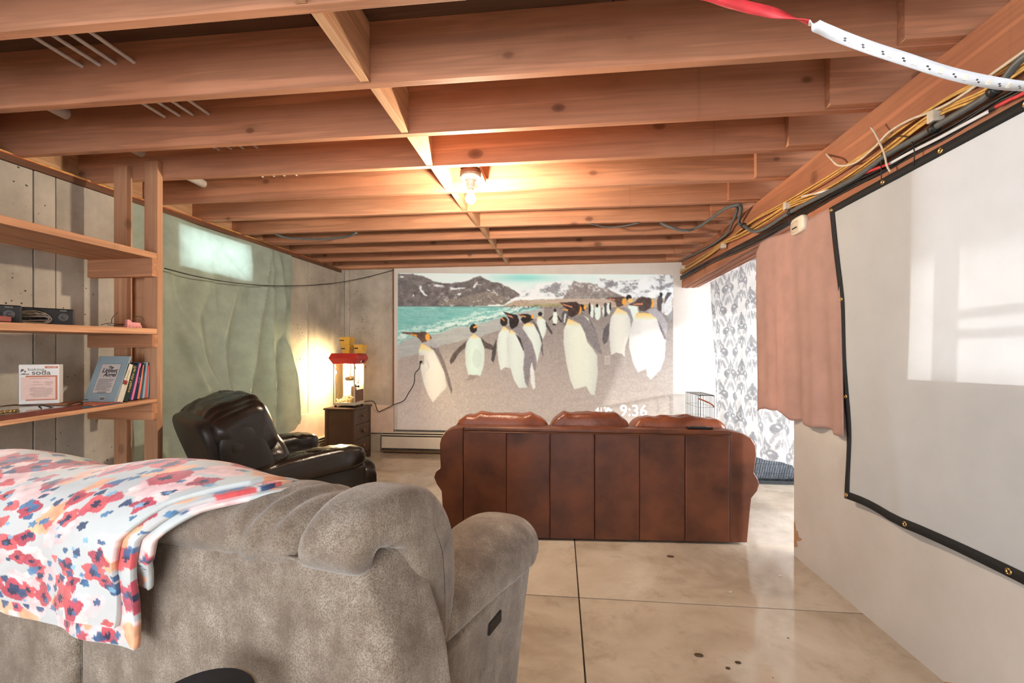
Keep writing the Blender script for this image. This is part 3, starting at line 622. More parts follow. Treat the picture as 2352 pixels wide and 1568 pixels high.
# bare bulb
lp = thing('bulb_lamp', 'lit bare bulb in a white porcelain ceiling holder between the joists', 'lamp', (-.562, 2.79, 2.2))
L = Vector((-.562, 2.79, 0)); PORC = plain('porcelain', (240, 236, 226), .25, .02)
box('lamp_brace', -.62, -.50, 2.6655, 3.0105, 2.381, 2.42, W_CROSS, lp); lathe('junction_box', [(.066, 0), (.066, .03), (.05, .035)], L + Vector((0, 0, 2.345)), plain('box_brown', (78, 48, 34), .6), lp, 20)
lathe('lamp_holder', [(.026, 0), (.028, .04), (.032, .05), (.058, .056), (.062, .062), (.062, .074), (.05, .078)], L + Vector((0, 0, 2.27)), PORC, lp, 28)
lathe('bulb_neck', [(.014, 0), (.017, .012), (.017, .03)], L + Vector((0, 0, 2.245)), plain('bulb_collar', (228, 222, 208), .3), lp, 20)
lathe('bulb', [(.001, 0), (.016, .003), (.028, .013), (.033, .028), (.031, .043), (.022, .06), (.015, .072)], L + Vector((0, 0, 2.172)), emit('bulb_glow', (255, 226, 170), 30), lp, 24)
tube('pull_chain', [L + Vector((.03, .01, 2.3)), L + Vector((.034, .012, 2.285)), L + Vector((.035, .012, 2.27))], .0018, BRASS, lp, 6)
pl = bpy.data.lights.new('bulb_light', 'POINT'); po = bpy.data.objects.new('bulb_light', pl); COL.objects.link(po); po.location = (-.562, 2.79, 2.14); pl.energy = 125; pl.color = (1, .83, .62); pl.shadow_soft_size = .034; po.parent = lp; po.matrix_parent_inverse = Matrix.Translation(-lp.location)
# wires on the concrete wall
def onL(Y, z, off): return TL @ Vector((S(Y), -off, z))
tag(tube('yellow_wire', [onL(.8, 2.358, .02), onL(1.8, 2.357, .015), onL(2.6, 2.356, .018), onL(3.3, 2.357, .012), onL(4.0, 2.355, .02), onL(4.6, 2.356, .012), onL(5.2, 2.355, .016)], .006, YEL, None, 6, 6), 'yellow wire running along the sill above the concrete wall', 'wire')
tag(tube('orange_wire', [onL(1.6, 2.352, .018), onL(2.4, 2.351, .016), onL(3.2, 2.352, .016), onL(4.5, 2.352, .016), onL(5.3, 2.356, .02)], .0045, plain('orange_cable', (190, 92, 58), .5), None, 6, 6), 'thin orange wire just under the yellow sill wire', 'wire')
pts = [LW(a, b, .10) for a, b in ((378, 616), (440, 632), (500, 644), (560, 652), (620, 656), (680, 656))] + [Yp(725, 654, 5.0), Yp(775, 649, 5.33), Yp(825, 640, 5.48), Yp(870, 629, 5.53), Yp(904, 620, 5.55)]
tag(tube('sagging_wire', pts, .0045, BKC, None, 6, 5), 'black wire sagging across the green sheet to the back wall', 'wire')
# outlet on the back wall
def outlet(px, py, label):
    q = Yp(px, py, 5.559); t = thing('wall_outlet', label, 'outlet', q); W = plain('outlet_plastic', (208, 202, 196), .4, .03)
    box('cover_plate', q.x - .036, q.x + .036, 5.556, 5.5615, q.z - .058, q.z + .058, W, t, .003)
    for dz in (.022, -.022):
        o = box('socket', q.x - .017, q.x + .017, 5.553, 5.556, q.z + dz - .014, q.z + dz + .014, W, t, .003)
        for dx in (-.006, .006): box('slot', q.x + dx - .0015, q.x + dx + .0015, 5.5522, 5.5532, q.z + dz - .004, q.z + dz + .006, DARK, o)
    return q
outlet(1395, 827, 'white double outlet on the back wall between two large penguins')
q = outlet(968, 826, 'white double outlet on the back wall with the popcorn machine plug')
cd = thing('power_cord', 'black power cord hanging from the back wall outlet to the popcorn machine', 'cord', q)
box('plug', q.x - .014, q.x + .014, 5.52, 5.553, q.z - .04, q.z - .012, BKC, cd, .006)
tube('cable', [q + Vector((0, -.04, -.03))] + [Yp(a, b, 5.50) for a, b in ((963, 845), (953, 858), (951, 880), (938, 903), (927, 920), (905, 929), (880, 941), (868, 944))] + [Vector((-2.33, 5.42, .655)), Vector((-2.42, 5.3, .66)), Vector((-2.45, 5.21, .675))], .0055, BKC, cd, 8, 6)
# ============================================================ THE PROJECTED PICTURE (flat colours on the white wall)
PN, PM = 520, 292
SX, SY = np.meshgrid(np.linspace(915, 1545, PN + 1), np.linspace(628, 984, PM + 1))
img = np.zeros(SX.shape + (3,))
A2 = lambda P: [(900 + x / 3.92, 600 + y / 3.92) for x, y in P]
A3 = lambda P: [(1240 + x / 3.919, 600 + y / 3.919) for x, y in P]
n1 = fbm(SX * .02, SY * .05, 1); n2 = fbm(SX * .09, SY * .12, 2); n3 = fbm(SX * .35, SY * .35, 3, 3); n4 = fbm(SX * .05, SY * .5, 4)
lerp = lambda a, b, t: np.asarray(a, float) * (1 - t[..., None]) + np.asarray(b, float) * t[..., None]
img[:] = lerp((205, 226, 226), (222, 232, 230), np.clip(n1 * 2 - .5, 0, 1))
m = np.exp(-((SX - 1215) / 60) ** 2 - ((SY - 637) / 9) ** 2); img = img * (1 - m[..., None]) + np.array([140, 210, 205.]) * m[..., None]
# far snowy range on the right
m = SY > 668 - 12 * np.sin((SX - 1200) * .02) - 14 * (SX > 1380) - 26 * np.clip((SX - 1230) / 150, 0, 1) + 8 * (n2 - .5) * 2
m &= (SX > 1185) & (SY < 690); put(img, m, lerp((226, 232, 236), (190, 196, 200), np.clip((n2 - .35) * 2.2, 0, 1)))
put(img, m & (n2 > .6) & (n3 > .45), (120, 122, 128), .7)
for P in ([(90, 260), (160, 190), (230, 200), (215, 250), (150, 290)], [(600, 190), (650, 170), (710, 180), (720, 210), (640, 225)], [(820, 190), (890, 185), (890, 205), (830, 205)], [(1050, 230), (1190, 180), (1190, 215), (1080, 250)]): put(img, inpoly(SX + (n2 - .5) * 14, SY + (n3 - .5) * 10, A3(P)), (128, 126, 132), .8)
# mountains
rockc = lerp((92, 86, 88), (146, 138, 136), np.clip((n2 * .6 + n3 * .4 - .25) * 1.8, 0, 1))
mt = inpoly(SX, SY + (n2 - .5) * 6, A2([(40, 118), (200, 118), (300, 140), (400, 180), (520, 200), (640, 190), (700, 180), (780, 145), (830, 132), (870, 150), (930, 180), (1000, 190), (1080, 230), (1150, 260), (1200, 300), (1110, 350), (1050, 385), (700, 405), (40, 412)]))
put(img, mt, rockc)
fg = inpoly(SX, SY, A2([(430, 395), (470, 350), (640, 330), (800, 290), (900, 260), (1000, 290), (1100, 350), (1050, 385)])); put(img, fg & mt, lerp((104, 98, 96), (160, 150, 140), np.clip(n3 * 1.2 - .1, 0, 1)))
for P in ([(260, 225), (280, 225), (300, 270), (345, 310), (320, 310), (270, 265)], [(405, 215), (430, 207), (500, 225), (460, 235), (410, 228)], [(545, 240), (640, 235), (700, 232), (690, 245), (560, 262)], [(620, 290), (660, 285), (645, 308), (615, 310)], [(770, 215), (800, 185), (812, 190), (780, 240), (762, 240)], [(885, 240), (930, 262), (910, 262)], [(80, 140), (120, 135), (115, 150), (88, 150)], [(330, 200), (370, 220), (360, 222)], [(960, 280), (1000, 310), (975, 300)], [(1030, 215), (1050, 220), (1040, 232)], [(800, 205), (845, 205), (842, 212), (800, 212)], [(200, 300), (212, 292), (212, 330), (200, 325)]):
    put(img, inpoly(SX + (n3 - .5) * 5, SY + (n2 - .5) * 5, A2(P)), (226, 230, 234), .95)
put(img, mt & (n2 > .66) & (n3 > .55) & (SY > 645) & (SX > 1000), (200, 204, 208), .6)
pk = inpoly(SX, SY + (n2 - .5) * 5, A3([(240, 335), (270, 290), (300, 240), (340, 172), (400, 190), (480, 188), (560, 230), (650, 250), (740, 290), (810, 325)])); put(img, pk, lerp((112, 106, 106), (178, 170, 166), np.clip((n2 * .5 + n3 * .5 - .2) * 1.6, 0, 1)))
put(img, pk & (n3 > .6) & (n2 > .5) & (SY < 668), (222, 224, 228), .7)
# shore flats
m = inpoly(SX, SY, A2([(1040, 400), (1150, 350), (1300, 345), (1420, 335), (1420, 425), (900, 408)]) ); put(img, m, lerp((150, 132, 116), (196, 180, 160), n3))
m = inpoly(SX, SY, A3([(-60, 370), (0, 345), (250, 330), (700, 330), (1200, 320), (1200, 420), (-60, 425)])); put(img, m, lerp((158, 142, 128), (202, 188, 174), n4))
m = inpoly(SX, SY, A3([(-60, 385), (220, 372), (500, 385), (500, 400), (-60, 402)])); put(img, m, lerp((136, 136, 100), (176, 168, 122), n3), .8)
m = inpoly(SX, SY, A2([(1100, 345), (1160, 318), (1411, 312), (1411, 330), (1180, 345)])); put(img, m, (230, 236, 238), .9)
# sand, painted paler downwards for the wash of room light; wet band, sea
shore = 790 - (SX - 915) * .243 + (n1 - .5) * 18                   # waterline
sand = SY > 704 - 0 * SX
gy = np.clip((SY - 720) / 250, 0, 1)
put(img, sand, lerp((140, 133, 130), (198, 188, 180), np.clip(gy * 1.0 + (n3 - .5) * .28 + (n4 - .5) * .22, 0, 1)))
wet = sand & (SY < shore + 36 - (SX - 915) * .05) & (SX < 1260); put(img, wet, lerp((150, 158, 160), (186, 186, 182), n4))
sea = (SY > 703.5) & (SY < shore) & (SX < 1272 - (SY - 704) * .4)
put(img, sea, lerp((112, 176, 172), (164, 208, 202), np.clip((n4 - .3) * 1.8, 0, 1)))
for off, w, k in ((-10, 5.5, .85), (-22, 3.2, .6), (-2, 3, .5)): put(img, sea & (np.abs(SY - shore - off - (n2 - .5) * 14) < w * (.4 + n3)), (214, 230, 226), k)
put(img, sea & (np.abs(SY - shore + 4 - (n2 - .5) * 8) < 1.4), (84, 128, 130), .6); put(img, sea & (n4 > .62) & (SY > 712), (92, 150, 150), .35); put(img, (np.abs(SY - 703.5) < 1.0) & (SX < 1190), (92, 92, 96), .8)
img += ((n3 - .5) * 14 * sand)[..., None]
spk = (vnoise(SX * .9, SY * 1.1, 21) > .62) & (np.abs(SY - 704 - (n2 - .5) * 5) < 3.2) & (SX > 1180) & (SX < 1345); put(img, spk, (70, 66, 64), .75)
# penguins: bodies as outlines; yellow fades down the chest
BK, GB, WHT, ORG, PNK = (52, 46, 46), (120, 116, 118), (214, 226, 220), (226, 160, 74), (210, 138, 112)
def body(P, A, neck, tint=WHT, h=26):
    Q = A(P); m = inpoly(SX, SY, Q); y0 = min(q[1] for q in Q); cxm = (min(q[0] for q in Q) + max(q[0] for q in Q)) / 2; ww = max(q[0] for q in Q) - min(q[0] for q in Q)
    put(img, m, lerp(tint, (186, 192, 190), np.clip(((SX - cxm) / ww) ** 2 * 2.2 + (n3 - .5) * .3, 0, 1)))
    yk = np.clip(1 - (SY - y0) / h, 0, 1); mm = m & (yk > 0); put(img, mm, lerp(WHT, (232, 186, 92), np.clip(yk, 0, 1)) if neck else lerp(WHT, WHT, yk), .9)
def sh_(P, A, c, k=1.0, nz=18): m = inpoly(SX, SY, A(P)); put(img, m, np.asarray(c, float) + ((n3 - .5) * 2 * nz)[..., None], k)
def el(A, x, y, rx, ry, c, k=1.0): (cx, cy), = A([(x, y)]); put(img, inell(SX, SY, cx, cy, rx / 3.92, ry / 3.92), c, k)
# crowd far right
for x, y, rx, ry, c in ((500, 440, 18, 62, WHT), (480, 420, 9, 55, BK), (550, 450, 28, 72, WHT), (545, 392, 12, 16, BK), (520, 470, 6, 50, GB), (618, 430, 24, 64, (84, 82, 84)), (645, 420, 18, 52, WHT), (600, 440, 8, 52, WHT), (660, 400, 7, 40, BK), (1085, 370, 26, 70, (86, 82, 84)), (1094, 292, 12, 22, BK), (1110, 410, 14, 50, (200, 204, 204)), (820, 320, 24, 26, BK), (832, 345, 22, 20, (220, 190, 120))): el(A3, x, y, rx, ry, c)
sh_([(1190, 282), (1140, 330), (1122, 380), (1120, 470), (1150, 480), (1190, 430)], A3, (206, 210, 214)); sh_([(1190, 275), (1150, 268), (1128, 310), (1120, 380), (1135, 350), (1160, 310)], A3, (84, 82, 86)); sh_([(1190, 440), (1150, 490), (1165, 540), (1190, 500)], A3, (150, 150, 154))
# small walkers
for x, y in ((175, 437),):
    el(A3, x, y, 11, 16, BK); sh_([(x - 12, y + 16), (x + 15, y + 16), (x + 26, y + 60), (x + 18, y + 118), (x - 12, y + 120), (x - 24, y + 75)], A3, WHT, 1, 6); sh_([(x - 15, y + 40), (x - 58, y + 82), (x - 52, y + 94), (x - 22, y + 66)], A3, BK); sh_([(x + 20, y + 40), (x + 62, y + 100), (x + 52, y + 108), (x + 24, y + 70)], A3, BK); el(A3, x - 8, y + 128, 16, 7, BK)
sh_([(250, 440), (290, 445), (300, 480), (270, 580), (235, 540), (232, 480)], A3, (96, 94, 96)); sh_([(262, 460), (276, 470), (262, 560), (250, 540)], A3, (206, 210, 210))
body([(45, 487), (90, 530), (100, 600), (90, 650), (65, 700), (30, 640), (10, 540), (20, 500)], A3, True, h=9); el(A3, 43, 470, 19, 19, BK); sh_([(90, 535), (152, 630), (150, 660), (120, 620), (96, 580)], A3, (74, 72, 74))
# P5, P3, P4
sh_([(1300, 520), (1350, 570), (1395, 690), (1405, 860), (1380, 780), (1350, 650)], A2, (96, 94, 98)); body([(1240, 545), (1320, 560), (1370, 660), (1390, 740), (1350, 915), (1335, 830), (1300, 720), (1215, 600)], A2, True, h=12)
sh_([(1170, 475), (1260, 470), (1310, 490), (1318, 520), (1270, 545), (1240, 562), (1220, 545), (1200, 520), (1215, 500)], A2, BK); el(A2, 1307, 496, 12, 20, ORG); sh_([(1175, 480), (1250, 490), (1250, 500), (1215, 495)], A2, ORG)
sh_([(985, 690), (978, 830), (955, 908), (935, 890), (945, 780)], A2, (84, 78, 80)); body([(1050, 580), (1100, 620), (1085, 700), (1110, 960), (1060, 950), (1020, 980), (1000, 900), (985, 760), (1000, 650)], A2, True, h=13)
el(A2, 1050, 540, 34, 42, BK); sh_([(1025, 498), (1060, 530), (1050, 538), (1025, 512)], A2, ORG)
sh_([(1140, 600), (1190, 560), (1260, 660), (1310, 760), (1340, 880), (1335, 1000), (1295, 920), (1270, 1125), (1235, 1080), (1225, 960), (1240, 800), (1190, 690)], A2, (138, 134, 138)); body([(1110, 610), (1170, 650), (1210, 730), (1235, 830), (1225, 960), (1240, 1080), (1265, 1135), (1185, 1135), (1140, 1060), (1100, 930), (1075, 800), (1080, 690)], A2, True, h=13)
sh_([(1150, 640), (1200, 690), (1235, 810), (1225, 800), (1190, 720)], A2, (70, 64, 66)); sh_([(1300, 900), (1325, 1000), (1335, 1130), (1312, 1152), (1290, 1080), (1288, 960)], A2, (222, 226, 224))
sh_([(1040, 447), (1110, 470), (1170, 480), (1188, 530), (1172, 580), (1120, 610), (1100, 575), (1095, 515), (1060, 468)], A2, BK); sh_([(1065, 475), (1125, 490), (1130, 508), (1085, 490)], A2, PNK)
# P2
sh_([(710, 712), (692, 780), (640, 820), (590, 900), (560, 925), (550, 890), (580, 830), (650, 760)], A2, (92, 84, 82)); sh_([(840, 685), (880, 722), (950, 755), (945, 797), (900, 785), (866, 775)], A2, (92, 84, 82))
body([(775, 650), (835, 690), (870, 770), (875, 880), (860, 960), (835, 1030), (800, 1015), (755, 1030), (725, 1020), (700, 930), (692, 820), (705, 730), (740, 680)], A2, True, (206, 228, 220), 12); put(img, inell(SX, SY, 1105, 822, 11, 22) & inpoly(SX, SY, A2([(692, 650), (875, 650), (875, 1030), (692, 1030)])), (168, 180, 172), .22)
el(A2, 770, 603, 34, 40, BK); sh_([(765, 590), (808, 570), (800, 592), (775, 602)], A2, ORG); sh_([(705, 1072), (735, 1015), (790, 1025), (850, 1052), (800, 1040), (770, 1062)], A2, (150, 140, 136))
# P1
sh_([(360, 650), (440, 780), (500, 900), (550, 1050), (575, 1150), (570, 1195), (540, 1120), (500, 990), (440, 850), (390, 790), (330, 730)], A2, (124, 116, 116)); sh_([(370, 660), (440, 782), (395, 775), (310, 735)], A2, (164, 164, 170))
body([(285, 735), (330, 760), (400, 800), (430, 860), (500, 1000), (525, 1130), (470, 1180), (395, 1268), (350, 1200), (300, 1080), (265, 900), (258, 800)], A2, True, (224, 222, 214), 22)
sh_([(95, 638), (215, 640), (320, 632), (362, 660), (382, 690), (330, 722), (290, 732), (268, 702), (245, 685), (180, 662), (95, 648)], A2, (98, 78, 70)); el(A2, 343, 682, 23, 33, ORG); sh_([(165, 648), (240, 662), (244, 684), (190, 662)], A2, ORG)
# P9, P11, P8, P10
body([(812, 388), (890, 398), (905, 450), (870, 530), (835, 520), (815, 450)], A3, False); sh_([(650, 545), (657, 620), (632, 720), (605, 742), (590, 700), (605, 600)], A3, (98, 94, 96)); sh_([(760, 395), (830, 425), (858, 520), (840, 560), (810, 470)], A3, (146, 144, 150))
body([(720, 410), (800, 450), (830, 510), (840, 600), (815, 680), (790, 760), (782, 855), (765, 830), (710, 815), (668, 838), (655, 740), (650, 600), (665, 500)], A3, True, (220, 222, 214), 20)
sh_([(605, 322), (700, 316), (780, 313), (803, 350), (790, 380), (745, 402), (715, 402), (705, 360), (650, 338)], A3, (92, 76, 70)); el(A3, 780, 358, 19, 31, ORG); sh_([(640, 326), (700, 334), (702, 348), (655, 338)], A3, PNK)
sh_([(400, 380), (452, 395), (456, 420), (430, 442), (405, 432)], A3, BK); el(A3, 440, 410, 14, 20, ORG); sh_([(400, 440), (500, 540), (548, 660), (552, 720), (500, 660), (440, 540)], A3, (112, 110, 114)); sh_([(420, 470), (470, 510), (520, 640), (490, 600)], A3, (214, 216, 206))
sh_([(330, 500), (420, 470), (480, 540), (540, 640), (572, 760), (592, 832), (545, 812), (500, 745), (450, 680), (420, 590), (380, 540)], A3, (132, 128, 130))
body([(290, 510), (340, 530), (400, 560), (440, 640), (460, 720), (500, 770), (545, 840), (552, 1000), (525, 1202), (490, 1190), (450, 1120), (345, 1147), (310, 1060), (275, 900), (250, 720), (255, 610)], A3, True, (222, 228, 214), 20)
sh_([(212, 365), (290, 363), (360, 358), (402, 390), (402, 440), (360, 482), (320, 502), (295, 482), (285, 430), (235, 382)], A3, (70, 58, 54)); sh_([(238, 376), (332, 402), (326, 412), (250, 390)], A3, PNK); sh_([(398, 392), (414, 420), (402, 455), (372, 490), (392, 440)], A3, ORG); sh_([(228, 418), (290, 430), (290, 444), (250, 430)], A3, ORG)
sh_([(955, 430), (1045, 415), (1112, 478), (1152, 560), (1138, 650), (1100, 600), (1060, 510), (1000, 462)], A3, (168, 166, 172))
body([(890, 455), (1000, 460), (1060, 510), (1110, 610), (1135, 700), (1125, 860), (1090, 970), (1005, 1057), (975, 1020), (970, 960), (900, 992), (860, 920), (825, 780), (820, 670), (850, 540)], A3, True, (222, 222, 220), 18)
put(img, inell(SX, SY, 1468, 785, 17, 26), (186, 186, 186), .2); sh_([(1060, 510), (1110, 612), (1136, 700), (1120, 690), (1085, 600)], A3, (118, 112, 116))
sh_([(810, 385), (870, 358), (905, 318), (935, 312), (1000, 320), (1037, 365), (1020, 402), (960, 442), (912, 436), (900, 396), (840, 388)], A3, (84, 72, 68)); sh_([(850, 376), (935, 367), (942, 385), (870, 387)], A3, PNK); sh_([(1012, 330), (1037, 365), (1026, 402), (1005, 412), (1016, 370)], A3, ORG)
for _ in range(1):
    pd = np.pad(img, ((1, 1), (1, 1), (0, 0)), 'edge'); img = (pd[1:-1, 1:-1] * 2 + pd[:-2, 1:-1] + pd[2:, 1:-1] + pd[1:-1, :-2] + pd[1:-1, 2:]) / 6
def proj_mat():
    t = NT('projected_light'); a = t.add('ShaderNodeVertexColor', layer_name='col'); t.col(a.outputs[0]).set(Roughness=.7); t.b.inputs['Specular IOR Level'].default_value = .1
    t.link(a.outputs[0], t.b.inputs['Emission Color']); t.b.inputs['Emission Strength'].default_value = .3; return t.m
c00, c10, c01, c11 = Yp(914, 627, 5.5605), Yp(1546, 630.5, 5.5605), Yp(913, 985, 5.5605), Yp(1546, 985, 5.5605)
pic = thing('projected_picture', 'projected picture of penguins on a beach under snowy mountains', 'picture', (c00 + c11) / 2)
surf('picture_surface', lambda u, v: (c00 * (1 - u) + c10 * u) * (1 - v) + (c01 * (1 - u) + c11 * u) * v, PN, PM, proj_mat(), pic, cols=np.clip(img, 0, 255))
GLOW = emit('clock_light', (246, 248, 248), .9)
def wall_text(name, s, px, py, hpx, bold=.0): 
    q = Yp(px, py, 5.559); sz = hpx / F * 5.7 * 1.4
    return text(name, s, sz, frame(q, (1, 0, 0), (0, 0, 1)), GLOW, pic, bold=bold)
wall_text('clock_digits', '9:36', 1455, 944, 25, .0012); wall_text('temperature_digits', '41\u00b0', 1380, 942, 12, .001)
for dx, dz, r in ((-9, 1, 4.5), (-3, -3, 6), (4, 0, 5)):
    q = Yp(1399 + dx * .75, 942 + dz, 5.5595); lathe('cloud_icon', [(r * .0036, 0), (r * .0036, .0006)], q, GLOW, pic, 14, (0, -1, 0))
# ============================================================ BROWN SOFA (seen from behind)
def leather(name, c, c2, rough=.38, scale=3, spec=.5, wrink=.0):
    if name in MATS: return MATS[name]
    t = NT(name); co = t.coord(); f = t.noise(co, scale, 4, .55); t.col(t.ramp(f, [(.32, c), (.68, c2)])).set(Roughness=rough); t.b.inputs['Specular IOR Level'].default_value = spec
    g = t.noise(co, 160, 2)
    if wrink:
        h = t.noise(co, 14, 4, .6, 1.2); m = t.add('ShaderNodeMath', operation='MULTIPLY_ADD'); m.inputs[1].default_value = 3; t.link(h, m.inputs[0]); t.link(g, m.inputs[2]); t.bump(m.outputs[0], wrink, .006)
    else: t.bump(g, .12, .002)
    MATS[name] = t.m; return t.m
BR = leather('brown_leather', (72, 38, 25), (118, 68, 45), .42, 4, .4); BRC = leather('brown_leather_soft', (104, 54, 34), (138, 78, 52), .33, 5, .5, .25)
so_o = Vector((-.785, 2.93, 0)); ex = Vector((.9985, .054, 0)); ey = Vector((-.054, .9985, 0)); TS = frame(so_o, ex, ey)
sofa = thing('leather_sofa', 'brown leather three-seat sofa seen from behind, facing the projected picture', 'sofa', so_o + ex)
def sz(px, py): q = Pl(px, py, so_o, ey); return ((q - so_o).dot(ex), q.z)
OUT = [(1017, 1238), (1017, 1180), (1014, 1128), (1003, 1112), (996.5, 1096), (1001, 1083), (1012, 1074), (1010.5, 1045), (1010, 1020), (1014, 1003), (1024, 990), (1040, 983), (1063.6, 981), (1163, 982.3), (1263, 983.8), (1366, 985.3), (1469, 987), (1574, 988.6), (1677, 990), (1708, 996), (1726, 1006), (1736, 1022), (1738, 1042), (1735, 1070), (1733, 1086), (1742, 1100), (1745, 1112), (1740, 1128), (1727, 1144), (1723, 1180), (1717, 1250)]
O2 = [sz(*p) for p in OUT]; O2 = [(s, max(z, .012)) for s, z in O2]; O2[0] = (O2[0][0], .012); O2[-1] = (O2[-1][0], .012)
def ztop(s):
    L = O2[12:19]
    for (s1, z1), (s2, z2) in zip(L, L[1:]):
        if s <= s2: return z1 + (z2 - z1) * (s - s1) / (s2 - s1)
    return L[-1][1]
seams = [sz(x, 1000)[0] for x in (1063.6, 1163, 1263, 1366, 1469, 1574, 1677)]
core = prism('back_frame', [TS @ Vector((s, .022, z)) for s, z in O2], Vector(), ey * .16, BR, sofa, .02, True, 3)
def panel(pts, k):
    P = [TS @ Vector((s, .0, z)) for s, z in pts]; o = prism('back_panel', P, ey * .024, ey * (.0 + .002 * math.sin(k * 3)), BR, sofa, .006, False, 2); return o
rail = .03
panel([(s, z) for s, z in O2[:12]] + [(seams[0] - .001, ztop(seams[0]) - .0), (seams[0] - .001, .012)], 0)
for k in range(6): a, b = seams[k] + .001, seams[k + 1] - .001; panel([(a, .012), (a, ztop(a) - rail), (b, ztop(b) - rail), (b, .012)][::-1], k + 1)
panel([(s, z) for s, z in O2[19:]] + [(seams[-1] + .001, .012), (seams[-1] + .001, ztop(seams[-1]))], 7)
prism('top_rail', [TS @ Vector((s, 0, z)) for s, z in ((seams[0], ztop(seams[0]) - rail + .001), (seams[-1], ztop(seams[-1]) - rail + .001), (seams[-1], ztop(seams[-1]) + .004), (seams[0], ztop(seams[0]) + .004))], ey * -.004, ey * .10, BR, sofa, .01, True, 3)
tube('piping', [TS @ Vector((s, -.004, ztop(s) - rail)) for s in np.linspace(seams[0], seams[-1], 12)], .0035, BR, sofa, 6, 3)
for zz, s0, s1, dy in ((0, 0, 0, 0),):
    cA = [(i, -1) for i in range(2)]
for side in (0, 1):
    s0 = O2[0][0] if not side else O2[-1][0]; d = 1 if not side else -1
    prism('arm_base', [TS @ Vector(p) for p in ((s0, .15, .012), (s0 + d * .2, .15, .012), (s0 + d * .2, .15, .42), (s0 + d * .0, .15, .42))], Vector(), ey * .72, BR, sofa, .02, True, 3)
    cx = (O2[4][0] + .105) if not side else (O2[26][0] - .105); zc = .40
    prism('arm_roll', [TS @ Vector((cx + .1 * math.cos(a), .12, zc + .095 * math.sin(a))) for a in np.linspace(0, 2 * PI, 25)[:-1]], Vector(), ey * .76, BR, sofa, .02, True, 3)
box('seat_base', .22, 1.77, .16, .86, .012, .26, BR, sofa, .02, TS)
for k in range(3): cushion('seat_cushion', (.22 + .258 + .517 * k, .5, .34), (.256, .37, .085), BRC, sofa, TS, .4, .3, 40, 20, .006, 8, k)
for k, (a, b, t0, t1) in enumerate(((1047, 1261, 951, 951), (1264, 1449, 952, 951), (1451, 1679, 961, 962))):
    pa, pb = Yp(a, 970, 3.12), Yp(b, 970, 3.16); sa, sb = (pa - so_o).dot(ex), (pb - so_o).dot(ex); zt = (Yp(a, t0, 3.14).z + Yp(b, t1, 3.16).z) / 2
    hz = .23
    def df(p, k=k, hx=(sb - sa) / 2): 
        e = abs(p.x / hx); top = max(0, p.z / .23)
        return Vector((p.x, p.y * (1 + .12 * math.sin(p.x * 18 + k)), p.z - .022 * top * e ** 6 + .006 * math.sin(p.x * 37 + k * 2) * top + .004 * math.sin(p.x * 71 + k) * top))
    cushion('back_cushion', ((sa + sb) / 2, .24, zt - hz + .004), ((sb - sa) / 2, .10, hz), BRC, sofa, TS, .35, .35, 72, 32, .008, 14, k * 4.1, df)
for s in (.1, 1.88):
    for y in (.1, .8): lathe('foot', [(.02, 0), (.028, .02), (.03, .0125)], TS @ Vector((s, y, 0)), DARK, sofa, 10)
q0, q1 = sz(1582, 985), sz(1641, 986)
rm = thing('remote_control', 'slim black remote control lying on the sofa back beside the right cushion', 'remote', TS @ Vector(((q0[0] + q1[0]) / 2, .05, ztop(1.6) + .006)))
zr = ztop(1.5) + .005
box('case', q0[0], q1[0], .02, .062, zr, zr + .014, plain('remote_plastic', (18, 18, 20), .3), rm, .004, TS); box('button_pad', q0[0] + .03, q1[0] - .04, .028, .054, zr + .014, zr + .0155, plain('remote_rubber', (52, 52, 54), .6), rm, .001, TS)

# ============================================================ BLACK RECLINER
BL = leather('black_leather', (24, 20, 18), (40, 33, 29), .26, 4, .6, .18); BLS = leather('black_leather_side', (26, 22, 20), (36, 30, 27), .4, 3, .5)
fR = Vector((.60, .80, 0)).normalized(); lR = Vector((-.80, .60, 0)).normalized()
rc = Vector((-1.95, 2.98, 0)); TR = frame(rc, fR, lR)      # local x forward, y to the sitter's left
re_ = thing('recliner', 'black leather recliner with puffy padded back beside the wooden shelf', 'armchair', rc)
box('base', -.38, .36, -.40, .40, .02, .30, BLS, re_, .03, TR)
def arm(yc, k):
    def d(p):
        x = p.x / .42; return Vector((p.x, p.y * (1 + .10 * math.sin(p.x * 40) * max(0, p.z / .1)), p.z + .03 * x - .02 * x * x + .004 * math.sin(p.x * 75) * max(0, p.z / .1)))
    box('arm_panel', -.40, .40, yc - .085, yc + .085, .02, .47, BLS, re_, .03, TR); cushion('arm_pad', (.0, yc, .505), (.40, .115, .085), BL, re_, TR, .5, .45, 56, 24, .008, 16, k, d)
arm(-.375, 1.0); arm(.375, 5.0)
cushion('seat_cushion', (.04, 0, .40), (.42, .29, .11), BL, re_, TR, .45, .35, 48, 24, .012, 10, 2.0)
lean = math.radians(20); TBk = TR @ Matrix.Translation((-.25, 0, .36)) @ Matrix.Rotation(-lean, 4, 'Y')
def shell(p): return Vector((p.x, p.y * (1 - .04 * max(0, p.z) ** 2), p.z))
cushion('back_shell', (-.07, 0, .12), (.10, .40, .44), BLS, re_, TBk, .28, .28, 44, 28, 0, 1, 0, shell)
def pil(k):
    def d(p): return Vector((p.x + .02 * math.cos(p.y * 5), p.y, p.z + .006 * math.sin(p.y * 46 + k) + .004 * math.sin(p.y * 90)))
    return d
cushion('head_pillow', (.05, 0, .40), (.185, .43, .205), BL, re_, TBk, .62, .4, 72, 40, .016, 11, 3.0, pil(1)); cushion('lumbar_pillow', (.11, 0, .12), (.15, .40, .19), BL, re_, TBk, .6, .4, 60, 28, .012, 11, 6.0, pil(2))
for s in (-1, 1): cushion('back_wing', (.0, s * .395, .10), (.13, .045, .36), BLS, re_, TBk, .5, .5, 30, 24, .004, 9, s)
